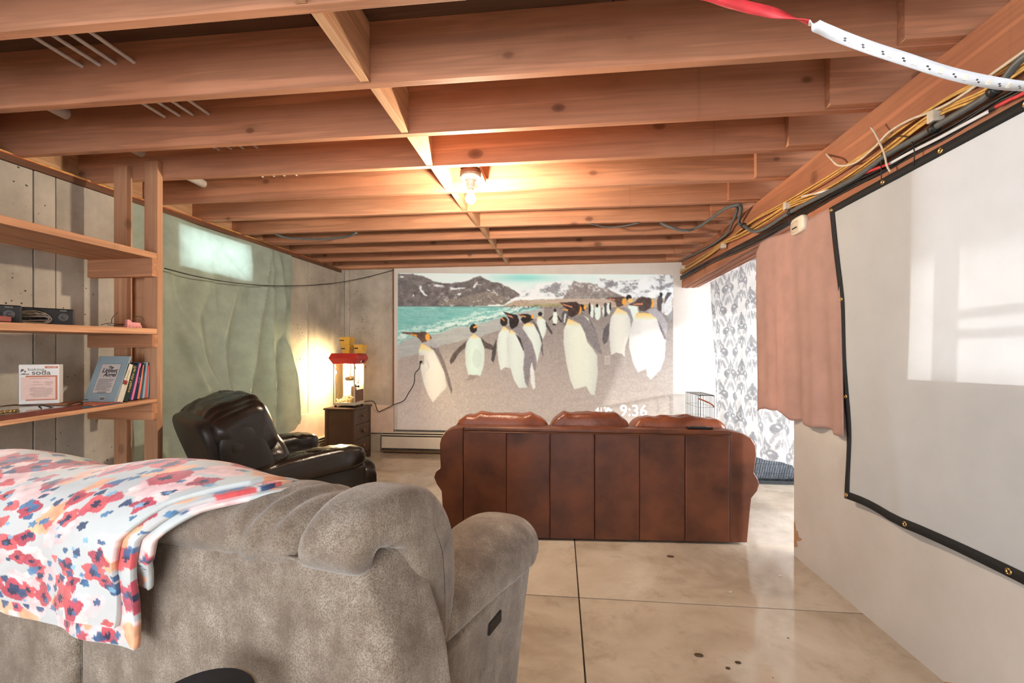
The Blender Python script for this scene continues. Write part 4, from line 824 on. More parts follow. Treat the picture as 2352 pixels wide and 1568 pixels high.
cushion('foot_rest', (.47, 0, .29), (.075, .38, .16), BL, re_, TR, .5, .3, 56, 24, .012, 14, 7.0, lambda p: Vector((p.x + .008 * math.sin(p.z * 60), p.y, p.z)))
box('foot_rest_board', .38, .44, -.36, .36, .08, .36, BLS, re_, .01, TR)

# ============================================================ CORDUROY LOVESEAT IN THE FOREGROUND
def cord(name, rows=170, axis=0):
    if name in MATS: return MATS[name]
    t = NT(name); co = t.coord(rnd=False); f = t.noise(co, 11, 6, .66); g = t.noise(co, 330, 2, .7); h = t.noise(co, 22, 3, .6)
    c = t.ramp(f, [(.3, (120, 104, 90)), (.5, (158, 142, 126)), (.7, (186, 172, 156))]); c = t.mix(t.ramp(g, [(.42, (0, 0, 0)), (.6, (215, 215, 215))]), c, (96, 82, 70)); c = t.mix(t.ramp(h, [(.45, (0, 0, 0)), (.7, (70, 70, 70))]), c, (206, 196, 182))
    nap = t.noise(t.coord((5, 5, .7), rnd=False), 2.2, 4, .6); c = t.mix(t.ramp(nap, [(.46, (0, 0, 0)), (.66, (190, 190, 190))]), c, (112, 94, 78))
    w = t.add('ShaderNodeTexWave', bands_direction='XYZ'[axis]); w.inputs['Scale'].default_value = rows; w.inputs['Distortion'].default_value = 1.5; w.inputs['Detail'].default_value = 1.0; w.inputs['Detail Scale'].default_value = 2.0; t.link(co, w.inputs['Vector'])
    c = t.mix(t.ramp(w.outputs['Fac'], [(.2, (70, 70, 70)), (.6, (0, 0, 0))]), c, (96, 82, 70))
    t.col(c).set(Roughness=.95); t.b.inputs['Sheen Weight'].default_value = .45; t.b.inputs['Sheen Roughness'].default_value = .45; t.b.inputs['Specular IOR Level'].default_value = .1
    m = t.add('ShaderNodeMath', operation='ADD'); t.link(w.outputs['Fac'], m.inputs[0]); t.link(g, m.inputs[1]); t.bump(m.outputs[0], .35, .002); MATS[name] = t.m; return t.m
CD = cord('taupe_corduroy', 190, 0)
fL = Vector((.242, .970, 0)).normalized(); rL = Vector((.970, -.242, 0)).normalized(); lo = Vector((-.358, .762, 0)); TLs = frame(lo, rL, fL)    # local x right, y forward
ls = thing('loveseat', 'taupe corduroy reclining loveseat in the foreground with its back to the camera', 'sofa', lo + rL * -.6 + fL * .4)
def edge_r(z):
    L = [(.05, .125), (.30, .12), (.643, .072), (.716, .047), (.80, .012), (.85, -.005)]
    for (z1, e1), (z2_, e2) in zip(L, L[1:]):
        if z <= z2_: return e1 + (e2 - e1) * (z - z1) / (z2_ - z1)
    return L[-1][1]
def rear(x0, x1, k):
    # upholstered back frame: rounded box whose right side flares towards the floor
    def fn(u, v):
        a = 2 * PI * u; z = .05 + .80 * v; rr = min(1, (1 - v) / .04) ** .5 if v > .96 else 1.0; rr = max(rr, .02)
        xr = edge_r(z) if k == 0 else x1; xl = x0; c, s_ = sgnpow(math.cos(a), .16), sgnpow(math.sin(a), .16)
        hx, hy = (xr - xl) / 2, .075; x = (xl + xr) / 2 + (hx - .03 * (1 - rr)) * c; y = .078 + (hy - .05 * (1 - rr)) * s_
        if k == 0 and c > 0: x += .035 * (s_ * .5 + .5) * c
        y -= .012 * max(0, -s_) * math.cos(min(1, abs((x - (xl + xr) / 2) / hx)) * PI / 2) * math.sin(PI * v) - .004 * mnoise.noise(Vector((x * 9, z * 7, k)))
        return TLs @ Vector((x, y, z))
    puff('back_frame', fn, 120, 40, CD, ls)
rear(-.825, .0, 0); rear(-1.70, -.85, 1)
SPN = [(.022, .815, .02), (.016, .862, .042), (.055, .892, .050), (.13, .878, .062), (.185, .80, .074), (.20, .71, .075), (.20, .63, .055), (.20, .59, .02)]
def hook_profile(n=6):
    S_ = catmull([Vector(p) for p in SPN], n); out = []; inn = []
    for i, p in enumerate(S_):
        t = S_[min(i + 1, len(S_) - 1)] - S_[max(0, i - 1)]; nn = Vector((-t.y, t.x, 0)); nn = nn.normalized() if nn.length > 1e-9 else Vector((1, 0, 0)); r = p.z
        c_ = Vector((p.x, p.y)); out.append((c_ + Vector((nn.x, nn.y)) * r, c_, i / (len(S_) - 1))); inn.append((c_ - Vector((nn.x, nn.y)) * r, c_, i / (len(S_) - 1)))
    return out + inn[::-1]
HP = hook_profile()
def pillow(xl, xr, k, nb=44, dz=0.0, wr=()):
    # puffy head cushion hooked over the back frame; xl/xr give the two ends along the hook
    n = len(HP)
    def fn(u, v):
        i = int(round(u * n)) % n; P_, C_, s = HP[i]; t = 2 * v - 1; kk = max(.0, 1 - abs(t) ** 5) ** .45; kk = max(kk, .01)
        x0, x1 = xl(s), xr(s); x = (x0 + x1) / 2 + (x1 - x0) / 2 * sgnpow(t, .8)
        dz_ = dz - (.028 * max(0, min(1, (-.45 - x) / .37)) if dz > -.02 else 0)
        q = C_ + (P_ - C_) * kk * (1 + .05 * math.sin(x * 9 + k) + .05 * mnoise.noise(Vector((x * 7, s * 5, k))))
        w = 0
        for x_w, amp, wd, sl in wr: w += amp * math.exp(-((x - x_w - sl * (s - .3)) / wd) ** 2) * max(0, 1 - abs(s - .22) * 2.2)
        d = (P_ - C_).normalized() if (P_ - C_).length > 1e-6 else Vector((0, 1)); q = q + d * w
        return TLs @ Vector((x, q.x, q.y + dz_))
    puff('head_pillow', fn, n, nb, CD, ls, False)
gap = lambda s: -.152 + .19 * min(s, .55)
pillow(lambda s: -.835, lambda s: gap(s) - .002, 1.3, 60, -.012, ((-.165, -.012, .012, .25), (-.215, -.010, .014, .3), (-.19, .006, .01, .25), (-.29, -.005, .02, .2), (-.5, -.004, .03, .1)))
pillow(lambda s: gap(s) + .002, lambda s: .008 + .058 * min(1, s * 2.4), 2.2, 56, 0, ((.06, -.004, .012, .1), (-.1, -.003, .02, .1)))
pillow(lambda s: -1.70, lambda s: -.84, 4.4, 40, -.045)
tube('seam_piping', [TLs @ Vector((x, -.004, .826 - .0 * x)) for x in np.linspace(-.80, -.02, 14)], .003, CD, ls, 6, 2)
aD = Vector((.30, .954, 0)); aO = TLs @ Vector((-.055, .16, 0)); aR = Vector((.954, -.30, 0)); TA = frame(aO, aR, aD)
def armp(u, v):
    a = 2 * PI * u; y = -.035 + .715 * v; e = 2 * v - 1; k = max(1 - abs(e) ** 6, 0) ** .5; k = max(k, .015)
    w = (.085 + .055 * v) * k; h = (.034 + .048 * min(1, v * 1.5)) * k; zc = .580 + .035 * math.sin(PI * min(1, v * .8)) - .012 * (1 - v)
    wv = (.0045 * math.sin(v * 70 + a) + .003 * math.sin(v * 110)) * max(0, math.cos(a)) * max(0, v - .35)
    z = zc + h * sgnpow(math.sin(a), .7) - .022 * max(0, math.cos(a)) ** 2 * (.3 + v)
    return TA @ Vector((w * sgnpow(math.cos(a), .7) + wv + .008 * v, y, z))
puff('arm_pad', armp, 52, 60, CD, ls)
def sidep(u, v):
    a = 2 * PI * u; z = .04 + .51 * v; w = .078 + .022 * v ** 2; c, s_ = sgnpow(math.cos(a), .3), sgnpow(math.sin(a), .3)
    y = .305 + (.335 + .03 * v ** 2) * s_ + (-.09 * (1 - v) ** 1.4 if s_ > 0 else 0) * s_
    return TA @ Vector((w * c, y, z))
puff('arm_side', sidep, 56, 24, CD, ls)
cushion('seat_cushion', (-.46, .50, .40), (.36, .34, .10), CD, ls, TLs, .5, .4, 40, 20, .006, 8, 1); cushion('seat_cushion', (-1.25, .50, .40), (.40, .34, .10), CD, ls, TLs, .5, .4, 40, 20, .006, 8, 3)
box('seat_base', -1.66, -.06, .12, .80, .05, .32, CD, ls, .03, TLs); cushion('foot_rest', (-.86, .82, .24), (.78, .06, .17), CD, ls, TLs, .4, .3, 48, 16, .006, 8, 5)
box('recline_lever', .085, .10, .30, .38, .455, .49, DARK, ls, .006, TA)
# floral throw over its back
def floral(nu, nv, wid, hgt):
    U, V = np.meshgrid(np.linspace(0, wid, nu + 1), np.linspace(0, hgt, nv + 1)); im = np.ones(U.shape + (3,)) * np.array([200, 202, 201.])
    im = im + (fbm(U * 6, V * 6, 5)[..., None] - .5) * np.array([10, 26, 26.]); R = np.random.default_rng(4)
    W1 = (fbm(U * 26, V * 26, 11) - .5); W2 = (fbm(U * 26, V * 26, 17) - .5); SHD = .85 + .4 * fbm(U * 40, V * 40, 23)
    def flower(x, y, r, c, pet=5, rot=0.0, cen=None):
        j0, j1 = int(max(0, (y - 1.6 * r) / hgt * nv)), int(min(nv + 1, (y + 1.6 * r) / hgt * nv + 2)); i0, i1 = int(max(0, (x - 1.6 * r) / wid * nu)), int(min(nu + 1, (x + 1.6 * r) / wid * nu + 2))
        if j1 <= j0 or i1 <= i0: return
        sl = np.s_[j0:j1, i0:i1]; dx, dy = U[sl] - x + W1[sl] * r * .8, V[sl] - y + W2[sl] * r * .8; d = np.hypot(dx, dy); a = np.arctan2(dy, dx)
        m = d < r * (.84 + .16 * np.cos(pet * a + rot)); sh = SHD[sl]; win_ = im[sl]
        win_[m] = win_[m] * .12 + (np.asarray(c, float) * sh[..., None])[m] * .88
        if cen is not None: m2 = d < r * .3 * (1 + .3 * np.cos(7 * a)); win_[m2] = np.asarray(cen, float) * (.7 + .6 * sh[m2, None] * .5)
    def place(n, r0, r1, cs, **kw):
        for _ in range(n): flower(R.uniform(0, wid), R.uniform(0, hgt), R.uniform(r0, r1), cs[R.integers(len(cs))], rot=R.uniform(0, 6), pet=int(R.integers(3, 6)), **kw)
    place(int(80 * wid * hgt), .035, .06, [(234, 190, 190), (238, 200, 196), (240, 206, 200)]); place(int(75 * wid * hgt), .026, .046, [(232, 160, 118), (236, 172, 132)]); place(int(125 * wid * hgt), .026, .042, [(186, 62, 74), (172, 52, 70), (206, 74, 78)], cen=(46, 44, 74)); place(int(60 * wid * hgt), .016, .026, [(190, 70, 86), (208, 84, 84)])
    place(int(260 * wid * hgt), .008, .017, [(40, 60, 96), (52, 82, 122), (70, 116, 156)]); place(int(100 * wid * hgt), .006, .012, [(120, 170, 196), (58, 94, 130)])
    return im
FLO = fabric('floral_plush', None, .0, attr='col', weave=300, sheen=.5)
th = thing('throw_blanket', 'pink and white floral plush throw draped over the back of the corduroy loveseat', 'blanket', lo + rL * -.8)
def drape(x, s, off=0.0):
    # path over the back: s = 0 front hem ... 1 rear hem; returns local y,z
    P = [(.30, .60), (.27, .77), (.20, .89), (.10, .936), (.0, .918), (-.046, .868), (-.055, .80), (-.042, .70), (-.035, .59)]
    t = s * (len(P) - 1); i = min(int(t), len(P) - 2); f = t - i; pm, p0, p1, p2 = P[max(0, i - 1)], P[i], P[i + 1], P[min(len(P) - 1, i + 2)]
    def cr(k): a, b, c, d = pm[k], p0[k], p1[k], p2[k]; return .5 * (2 * b + (c - a) * f + (2 * a - 5 * b + 4 * c - d) * f * f + (3 * b - a - 3 * c + d) * f ** 3)
    return cr(0), cr(1)
def edge_x(s): 
    # right border of the throw slants away from the arm as it falls down the rear
    L = [(0, -.2), (.3, -.21), (.42, -.24), (.55, -.36), (.68, -.44), (.8, -.465), (1.0, -.50)]
    for (a, xa), (b, xb_) in zip(L, L[1:]):
        if s <= b: return xa + (xb_ - xa) * (s - a) / (b - a)
    return L[-1][1]
def throw(dx, drop, off, x_left=-1.62):
    def fn(u, v):
        s = v; xr = edge_x(s) + dx; x = x_left + (xr - x_left) * u; y, z = drape(x, s)
        z -= drop * max(0, s - .75) * 4 * (1 - .0 * u); fall = max(0, s - .45)
        y -= off * (1 if s > .35 else s / .35) + .02 * fall * math.sin(x * 21 + s * 3) + .012 * mnoise.noise(Vector((x * 7, s * 4, dx * 9))) + .008
        z += off * .8 * math.exp(-((s - .38) / .22) ** 2) + .012 * math.sin(x * 10 + 1) * math.exp(-((s - .38) / .3) ** 2) + .012 * math.sin(x * 17) * fall + .02 * (x + .58) * -.25 * fall
        z -= .03 * max(0, min(1, (-.45 - x) / .5)) * max(0, 1 - fall * 1.6)
        return TLs @ Vector((x, y, z))
    return fn
surf('top_layer', throw(-.055, -.055, .022), 380, 270, FLO, th, .012, cols=floral(380, 270, 1.15, .95)); surf('folded_layer', throw(-.022, -.01, .010, -1.0), 160, 200, FLO, th, .012, cols=floral(160, 200, .6, .9)[:, ::-1]); surf('folded_layer', throw(.006, .05 if False else -.14, .0, -.9), 100, 100, FLO, th, .010, cols=floral(100, 100, .55, .9))
# small round stand just behind the loveseat
pc = Dp(452, 1530, .80); pc = Vector((pc.x, pc.y, 0)) - ray(452, 1530).to_2d().to_3d().normalized() * .085
st = thing('round_stand', 'small round stand with dark top and tan rim behind the loveseat', 'stand', pc)
zt = H - (1530 - HY) / F * .80 - .02
lathe('top_pad', [(.001, .012), (.078, .012), (.083, .006), (.083, 0)], pc + Vector((0, 0, zt)), plain('navy_vinyl', (40, 46, 58), .6, .15, 40), st, 40); lathe('rim', [(.087, 0), (.087, .006), (.083, .0075), (.08, .004), (.08, -.02), (.087, -.02)], pc + Vector((0, 0, zt)), plain('tan_rim', (206, 186, 158), .5), st, 40)
lathe('stem', [(.02, 0), (.02, .5)], pc + Vector((0, 0, zt - .52)), DARK, st, 14); lathe('foot', [(.10, 0), (.10, .012), (.03, .03), (.02, .1)], pc, DARK, st, 28)
# ============================================================ LUMBER SHELF AND WHAT STANDS ON IT
su = thing('lumber_shelf', 'rough lumber shelf rack fixed to the joists along the concrete wall', 'shelf', (-2.75, 1.9, 0))
for x0, x1, y0, y1, z1 in ((-2.625, -2.532, 2.588, 2.626, 2.45), (-2.84, -2.748, 2.588, 2.626, 2.427), (-2.84, -2.69, 2.665, 2.703, 1.80)): box('post', x0, x1, y0, y1, .93 if z1 < 2 else 0, z1, W_POST, su, .002)
box('post', -2.625, -2.532, .60, .64, 0, 2.345, W_POST, su, .002); box('post', -2.84, -2.748, .60, .64, 0, 2.345, W_POST, su, .002)
for z0, z1 in ((1.71, 1.823), (1.266, 1.347), (.812, .918)):
    box('crosspiece', -2.985, -2.53, 2.549, 2.5875, z0, z1, W_CROSS, su, .002); box('crosspiece', -2.985, -2.53, .561, .5985, z0 - .05, z1 - .05, W_CROSS, su, .002)
def shelf(zr, zl, th):
    # two planks side by side, falling slightly towards the near end
    for xa, xb in ((-2.985, -2.762), (-2.758, -2.534)):
        V = []
        for z_off in (-th, 0):
            for x, y in ((xa, .55), (xb, .55), (xb, 2.587), (xa, 2.587)): V.append((x, y, zr + (zl - zr) * (2.587 - y) / .8 * .999 + z_off))
        bevel(mesh('shelf_board', V, BOXF, W_SHELF, su), .002)
shelf(1.862, 1.852, .038); shelf(1.386, 1.364, .037); shelf(.942, .912, .022)
def sheetz(zr, zl): return lambda y: zr + (zl - zr) * (2.587 - y) / .8 * .999
z2, z3 = sheetz(1.386, 1.364), sheetz(.942, .912)
SPK = plain('speaker_black', (26, 26, 27), .35, .15, 30); CONE = plain('speaker_cone', (74, 74, 76), .45, .1); RING = plain('speaker_ring', (58, 58, 60), .3, .1, 20, metal=.5); PRT = plain('white_print', (190, 188, 184), .6)
def faceframe(px, py, X, nrm, z):
    r = ray(px, py); t = X / r.x; o = EYE + r * t; o.z = z
    n = Vector(nrm).normalized(); e = Vector((-n.y, n.x, 0)); return o, frame(o, e, (0, 0, 1)), n          # x along the face to its right, y up, z out of the face
def speaker(px0, px1, X, label, wires):
    n = Vector((.80, -.60, 0)).normalized(); o, T, n = faceframe((px0 + px1) / 2, 740, X, n, 0); w = .195; h = .088; z = z2(o.y) + .001; T = T @ Matrix.Translation((0, z, 0))
    s = thing('desk_speaker', label, 'speaker', T @ Vector((0, 0, -.05)), 'black desk speakers on the middle shelf')
    box('cabinet', -w / 2, w / 2, 0, h, -.11, 0, SPK, s, .006, T); c = T @ Vector((-.04, .043, 0)); lathe('woofer', [(.038, 0), (.038, .004), (.033, .006), (.031, .002), (.012, -.006), (.011, .002), (.001, .004)], c, RING, s, 28, n)
    c = T @ Vector((.055, .043, 0)); lathe('tweeter', [(.021, 0), (.021, .004), (.017, .005), (.009, .0), (.008, .004), (.001, .006)], c, CONE, s, 22, n)
    text('maker_mark', 'PHILIPS', .008, T @ Matrix.Translation((.055, .077, .0005)), PRT, s)
    if wires:
        wo = thing('wire_coil', 'coil of grey speaker wire resting against the black speaker', 'wire', T @ Vector((-.05, 0, .02)))
        CG = plain('wire_grey', (150, 142, 130), .4, .2, 30)
        for k in range(7):
            a = .072 + .006 * math.sin(k * 2.1); b = .018 + .004 * k % .02; pts = [T @ Vector((-.065 + a * math.cos(t), .024 + .002 * k + b * math.sin(t) + .004 * math.sin(3 * t + k), .014 + .003 * (k % 3) + .003 * math.sin(2 * t + k))) for t in np.linspace(0, 2 * PI, 15)]
            tube('wire_loop', pts, .0024, CG, wo, 5, 3)
speaker(72, 150, -2.66, 'black desk speaker with a coil of wire on the middle shelf', True); speaker(-62, 22, -2.66, 'black desk speaker at the left end of the middle shelf', False)
q = Xp(-20, 741, -2.57); rb = thing('red_case', 'dark red case in front of the leftmost speaker', 'case', q); box('body', -2.60, -2.57, q.y - .12, Xp(27, 741, -2.57).y, z2(q.y) + .006, z2(q.y) + .032, plain('red_case_plastic', (140, 62, 52), .5), rb, .003); box('base_strip', -2.598, -2.572, q.y - .1, Xp(20, 741, -2.57).y, z2(q.y) + .001, z2(q.y) + .006, DARK, rb)
# pink clip with wires
q = Xp(305, 747, -2.62); zc = z2(q.y) + .001; PKP = plain('pink_plastic', (226, 150, 148), .5, .06); pc_ = thing('pink_clip', 'small pink plastic clip at the right end of the middle shelf', 'clip', (q.x, q.y, zc))
TC = frame((q.x, q.y, zc), (.3, .95, 0), (-.95, .3, 0)); box('base', -.04, .04, -.02, .02, 0, .016, PKP, pc_, .003, TC)
prism('jaw', [TC @ Vector(p) for p in ((-.035, 0, .016), (.04, 0, .012), (.035, 0, .034), (-.01, 0, .036), (-.02, 0, .05), (-.034, 0, .05))], TC.to_3x3() @ Vector((0, -.012, 0)), TC.to_3x3() @ Vector((0, .012, 0)), PKP, pc_, .002)
for k in range(4): box('tooth', -.03 + .018 * k, -.022 + .018 * k, -.0215, -.0195, .004, .012, plain('pink_dark', (190, 110, 110), .5), pc_, 0, TC)
wv = thing('loose_wire', 'tangle of thin dark wire beside the pink clip', 'wire', Xp(265, 746, -2.66))
DW = plain('dark_wire', (58, 48, 42), .4)
def sw(px, py, dx=0.0): return Xp(px, py, -2.66 + dx)
tube('strand', [sw(232, 746), sw(248, 742), sw(268, 744), sw(285, 745), sw(262, 747), sw(246, 745)], .0022, DW, wv, 5); tube('strand', [sw(256, 742), sw(258, 730), sw(268, 720), sw(270, 716)], .0022, DW, wv, 5); tube('strand', [sw(300, 742), sw(310, 728), sw(325, 728), sw(335, 742)], .0015, DW, wv, 5)
# baking soda box
n = Vector((.62, -.785, 0)).normalized(); o, T, n = faceframe(90, 930, -2.82, n, 0); zb = z3(o.y) + .024; T = T @ Matrix.Translation((0, zb, 0))
bs = thing('baking_soda_box', 'white baking soda box with pink panel standing on the lower shelf', 'box', T @ Vector((0, 0, -.03)))
w, h = .158, .215; PAPER = plain('white_carton', (232, 230, 228), .5, .02); PPK = plain('pink_panel_print', (232, 200, 190), .55, .03); COP = plain('copper_print', (196, 118, 84), .55, .04); GP = plain('grey_print', (120, 112, 106), .6)
box('carton', -w / 2, w / 2, 0, h, -.07, 0, PAPER, bs, .003, T); box('side_film', -w / 2 - .001, -w / 2, .004, h - .02, -.068, -.002, plain('grey_side', (96, 98, 98), .4), bs, 0, T)
def bx2(name, x0, x1, y0, y1, mat, z=.0005, par=bs, TT=T): return box(name, x0, x1, y0, y1, z - .0006, z, mat, par, 0, TT)
bx2('border', -.052, .072, .02, .155, COP); bx2('panel', -.07, .064, .026, .147, PPK, .001); bx2('ribbon', .022, .074, .194, .206, COP)
text('title', 'baking', .022, T @ Matrix.Translation((-.012, .188, .0006)), GP, bs, ext=.0002, sx=1.15); text('title', 'soda', .036, T @ Matrix.Translation((.008, .170, .0006)), GP, bs, ext=.0002, sx=1.1, bold=.0006); text('ribbon_text', '100% PURE', .0078, T @ Matrix.Translation((.048, .20, .0007)), PAPER, bs, ext=.0002)
for dx, dy, rr in ((-.064, .185, .006), (-.054, .178, .004), (-.069, .178, .003)): lathe('leaf_mark', [(rr, 0), (rr, .0004)], T @ Vector((dx, dy, .0004)), GP, bs, 10, n)
prism('scoop_mark', [T @ Vector(p) for p in ((-.074, .160, .0008), (-.04, .160, .0008), (-.036, .166, .0008), (-.056, .164, .0008), (-.05, .172, .0008), (-.065, .166, .0008))], Vector(), n * .0004, GP, bs)
for k, (yy, x0, x1) in enumerate(((.138, -.05, .05), (.118, -.03, .0), (.118, .025, .07), (.112, .03, .07), (.104, -.03, .02), (.104, .03, .06), (.088, -.04, .03), (.082, -.05, .068), (.076, -.045, .07), (.07, -.05, .066), (.064, -.03, .07), (.058, -.045, .06), (.052, -.05, .068), (.046, -.04, .05), (.04, -.03, .04))): bx2('text_line', x0 * .78, x1 * .78, yy, yy + .0022, plain('fine_print', (168, 140, 130), .6), .0016)
# framed glass lying flat
ya, yb = Xp(-40, 960, -2.56).y - .1, Xp(186, 942, -2.56).y
fg_ = thing('glass_frame', 'flat glass-topped frame with red-brown edge lying on the lower shelf', 'frame', (-2.75, (ya + yb) / 2, z3(ya)))
for nm, x0, x1, y0, y1, z0_, z1_, mt_ in (('edge_strip', -2.575, -2.55, ya, yb, .001, .022, plain('redwood_edge', (112, 58, 44), .4, .15, 12)), ('edge_strip', -2.97, -2.945, ya, yb, .001, .022, plain('redwood_edge', (0, 0, 0))), ('edge_strip', -2.945, -2.575, yb - .025, yb, .001, .022, plain('redwood_edge', (0, 0, 0))), ('backing_board', -2.945, -2.575, ya, yb - .025, .002, .016, plain('frame_board', (150, 152, 150), .6)), ('glass_sheet', -2.945, -2.575, ya, yb - .025, .0165, .0195, plain('dark_glass', (176, 182, 182), .06, .04))):
    V = [(x, y, z3(y) + z) for z in (z0_, z1_) for x, y in ((x0, y0), (x1, y0), (x1, y1), (x0, y1))]; mesh(nm, V, BOXF, mt_, fg_)
q = Xp(15, 950, -2.66); zz = z3(q.y) + .026; br = thing('bracelet', 'gold bead bracelet on the glass-topped frame', 'jewellery', (q.x, q.y, zz))
for k in range(16): a = k / 16 * 2 * PI; lathe('bead', [(.001, -.006), (.005, -.004), (.0065, 0), (.005, .004), (.001, .006)], Vector((q.x + .018 * math.cos(a), q.y + .045 * math.sin(a), zz)), BRASS, br, 8)
q = Xp(140, 938, -2.63); tag(tube('charging_cable', [Xp(96, 938, -2.63), Xp(90, 933, -2.64), Xp(100, 931, -2.65), Xp(130, 936, -2.64), Xp(160, 928, -2.66), Xp(182, 923, -2.68), Xp(188, 928, -2.66), Xp(150, 934, -2.64)], .0035, BKC, None, 6, 5), 'black cord lying between the baking soda box and the books', 'cord')
# books, leaning towards the post
def book(name, label, y, w, h, t, lean, cols, cover, spine_text=None, tcol=(230, 228, 220), ts=.02, x_front=-2.585, group='books on the lower shelf', cc=None):
    zz = z3(y) + .0105; a = math.radians(lean); T = frame((x_front, y, zz), (-1, 0, 0), (0, math.cos(a), -math.sin(a)))      # x into the shelf, y across the thickness, z up the leaning book
    T = Matrix(((-1, 0, 0, x_front), (0, math.cos(a), math.sin(a), y), (0, -math.sin(a), math.cos(a), zz), (0, 0, 0, 1)))
    b = thing('book', label, 'book', (x_front - w / 2, y, zz), group); M_ = plain(cover, cols, .45, .05, 8)
    box('spine', 0, .003, 0, t, 0, h, M_ if cc is None else plain(cover + '_spine', cc, .45, .05, 8), b, .001, T); box('cover', 0, w, 0, .0025, 0, h, M_, b, .0008, T); box('cover', 0, w, t - .0025, t, 0, h, M_, b, .0008, T); box('pages', .003, w - .004, .0025, t - .0025, .003, h - .003, plain('book_pages', (226, 216, 196), .8), b, 0, T)
    if spine_text:
        SM = plain(cover + '_lettering', tcol, .5); TT = T @ Matrix(((0, 0, -1, -.0006), (0, 1, 0, t / 2), (-1, 0, 0, h * .58), (0, 0, 0, 1)))
        text('spine_title', spine_text, ts, T @ Matrix(((0, 0, -1, -.0006), (0, -1, 0, t / 2), (-1, 0, 0, h * .6), (0, 0, 0, 1))), SM, b, ext=.0002)
    return b, T
y0 = Xp(262, 928, -2.585).y
b, T = book('a', 'grey-blue picture book with its back cover showing, leaning at the front of the row', y0, .205, .285, .014, 20, (150, 170, 178), 'greyblue_cover')
TF = T @ Matrix(((-1, 0, 0, .1025), (0, 0, -1, -.0004), (0, 1, 0, .14), (0, 0, 0, 1)))          # front-facing cover: x right, y up, z towards the viewer
CRM = plain('cream_panel', (206, 196, 190), .55, .03); INK = plain('ink_black', (26, 24, 26), .6)
box('print_border', -.062, .066, -.088, .095, -.0002, .0003, plain('dark_line', (60, 74, 78), .5), b, 0, TF); box('print_panel', -.0605, .0645, -.0865, .0935, 0, .0006, CRM, b, 0, TF)
for s_, yy, zz_ in (('The', .072, .022), ('Littlest', .052, .036), ('Angel', .026, .036)): text('cover_title', s_, zz_, TF @ Matrix.Translation((.004 + (.01 if s_ == 'Angel' else 0), yy, .0008)), INK, b, ext=.0002, bold=.0008, shear=.15)
for k in range(11): box('print_line', -.05 + .006 * (k in (0, 8)), .052 - .03 * (k in (3, 9)) - .004 * (k % 3), -.002 - .0068 * k, .0 - .0068 * k, .0006, .0009, INK, b, 0, TF)
for k in range(2): box('print_line', -.03, .03, -.08 - .006 * k + .0, -.078 - .006 * k, .0006, .0009, INK, b, 0, TF)
box('barcode', .0, .034, -.132, -.108, 0, .0006, plain('barcode_white', (216, 214, 210), .5), b, 0, TF)
for k in range(12): box('barcode_bar', .002 + .0026 * k, .0032 + .0026 * k + .0005 * (k % 3), -.13, -.112, .0006, .0008, INK, b, 0, TF)
text('publisher_mark', 'ideals', .012, TF @ Matrix.Translation((-.082, -.128, .0006)), INK, b, ext=.0002)
yy = y0 + .0165
for args in (('cream paperback with a red label on its spine beside the picture book', .18, .235, .03, 17.5, (226, 218, 200), 'cream_cover', 'GLEANINGS TO ...', (150, 130, 110), .014, None),
             ('dark green book with yellow spine title Fun with Nature', .17, .225, .026, 16, (30, 52, 42), 'green_cover', 'Fun with Nature', (226, 196, 120), .024, None),
             ('thin navy book between the green and the pink books', .17, .232, .009, 15, (48, 52, 104), 'navy_cover', None, (0, 0, 0), .01, None),
             ('pink book with a bright pink spine', .17, .228, .013, 14, (178, 70, 122), 'magenta_cover', None, (0, 0, 0), .01, (228, 130, 178)),
             ('dark blue starry book right of the pink book', .16, .20, .017, 12, (34, 38, 74), 'midnight_cover', 'Stories', (150, 160, 214), .014, None),
             ('orange spined book right of the starry book', .16, .212, .014, 10.5, (60, 84, 104), 'orange_cover', 'ANIMALS', (240, 190, 150), .013, (236, 140, 108)),
             ('slate blue hardback right of the orange book', .17, .222, .012, 8, (70, 96, 118), 'slate_cover', None, (0, 0, 0), .01, None),
             ('pale blue patterned book second from the post', .17, .224, .013, 6.5, (150, 186, 204), 'paleblue_cover', None, (0, 0, 0), .01, None),
             ('coral red thin book against the post', .16, .205, .012, 5, (222, 96, 92), 'coral_cover', None, (0, 0, 0), .01, None),
             ('light blue thin book, last before the post', .16, .195, .008, 4, (132, 172, 190), 'skyblue_cover', None, (0, 0, 0), .01, None)):
    lab, w, h, t, le, cc1, nm, tx, tc, ts, sp = args; t *= 1.22; b, T = book('b', lab, yy, w, h, t, le, cc1, nm, tx, tc, ts, cc=sp); 
    if nm == 'cream_cover': box('red_label', -.0012, .0, .002, .028, .108, .132, plain('label_red', (150, 52, 50), .5), b, 0, T)
    yy += t / math.cos(math.radians(le)) + .0012
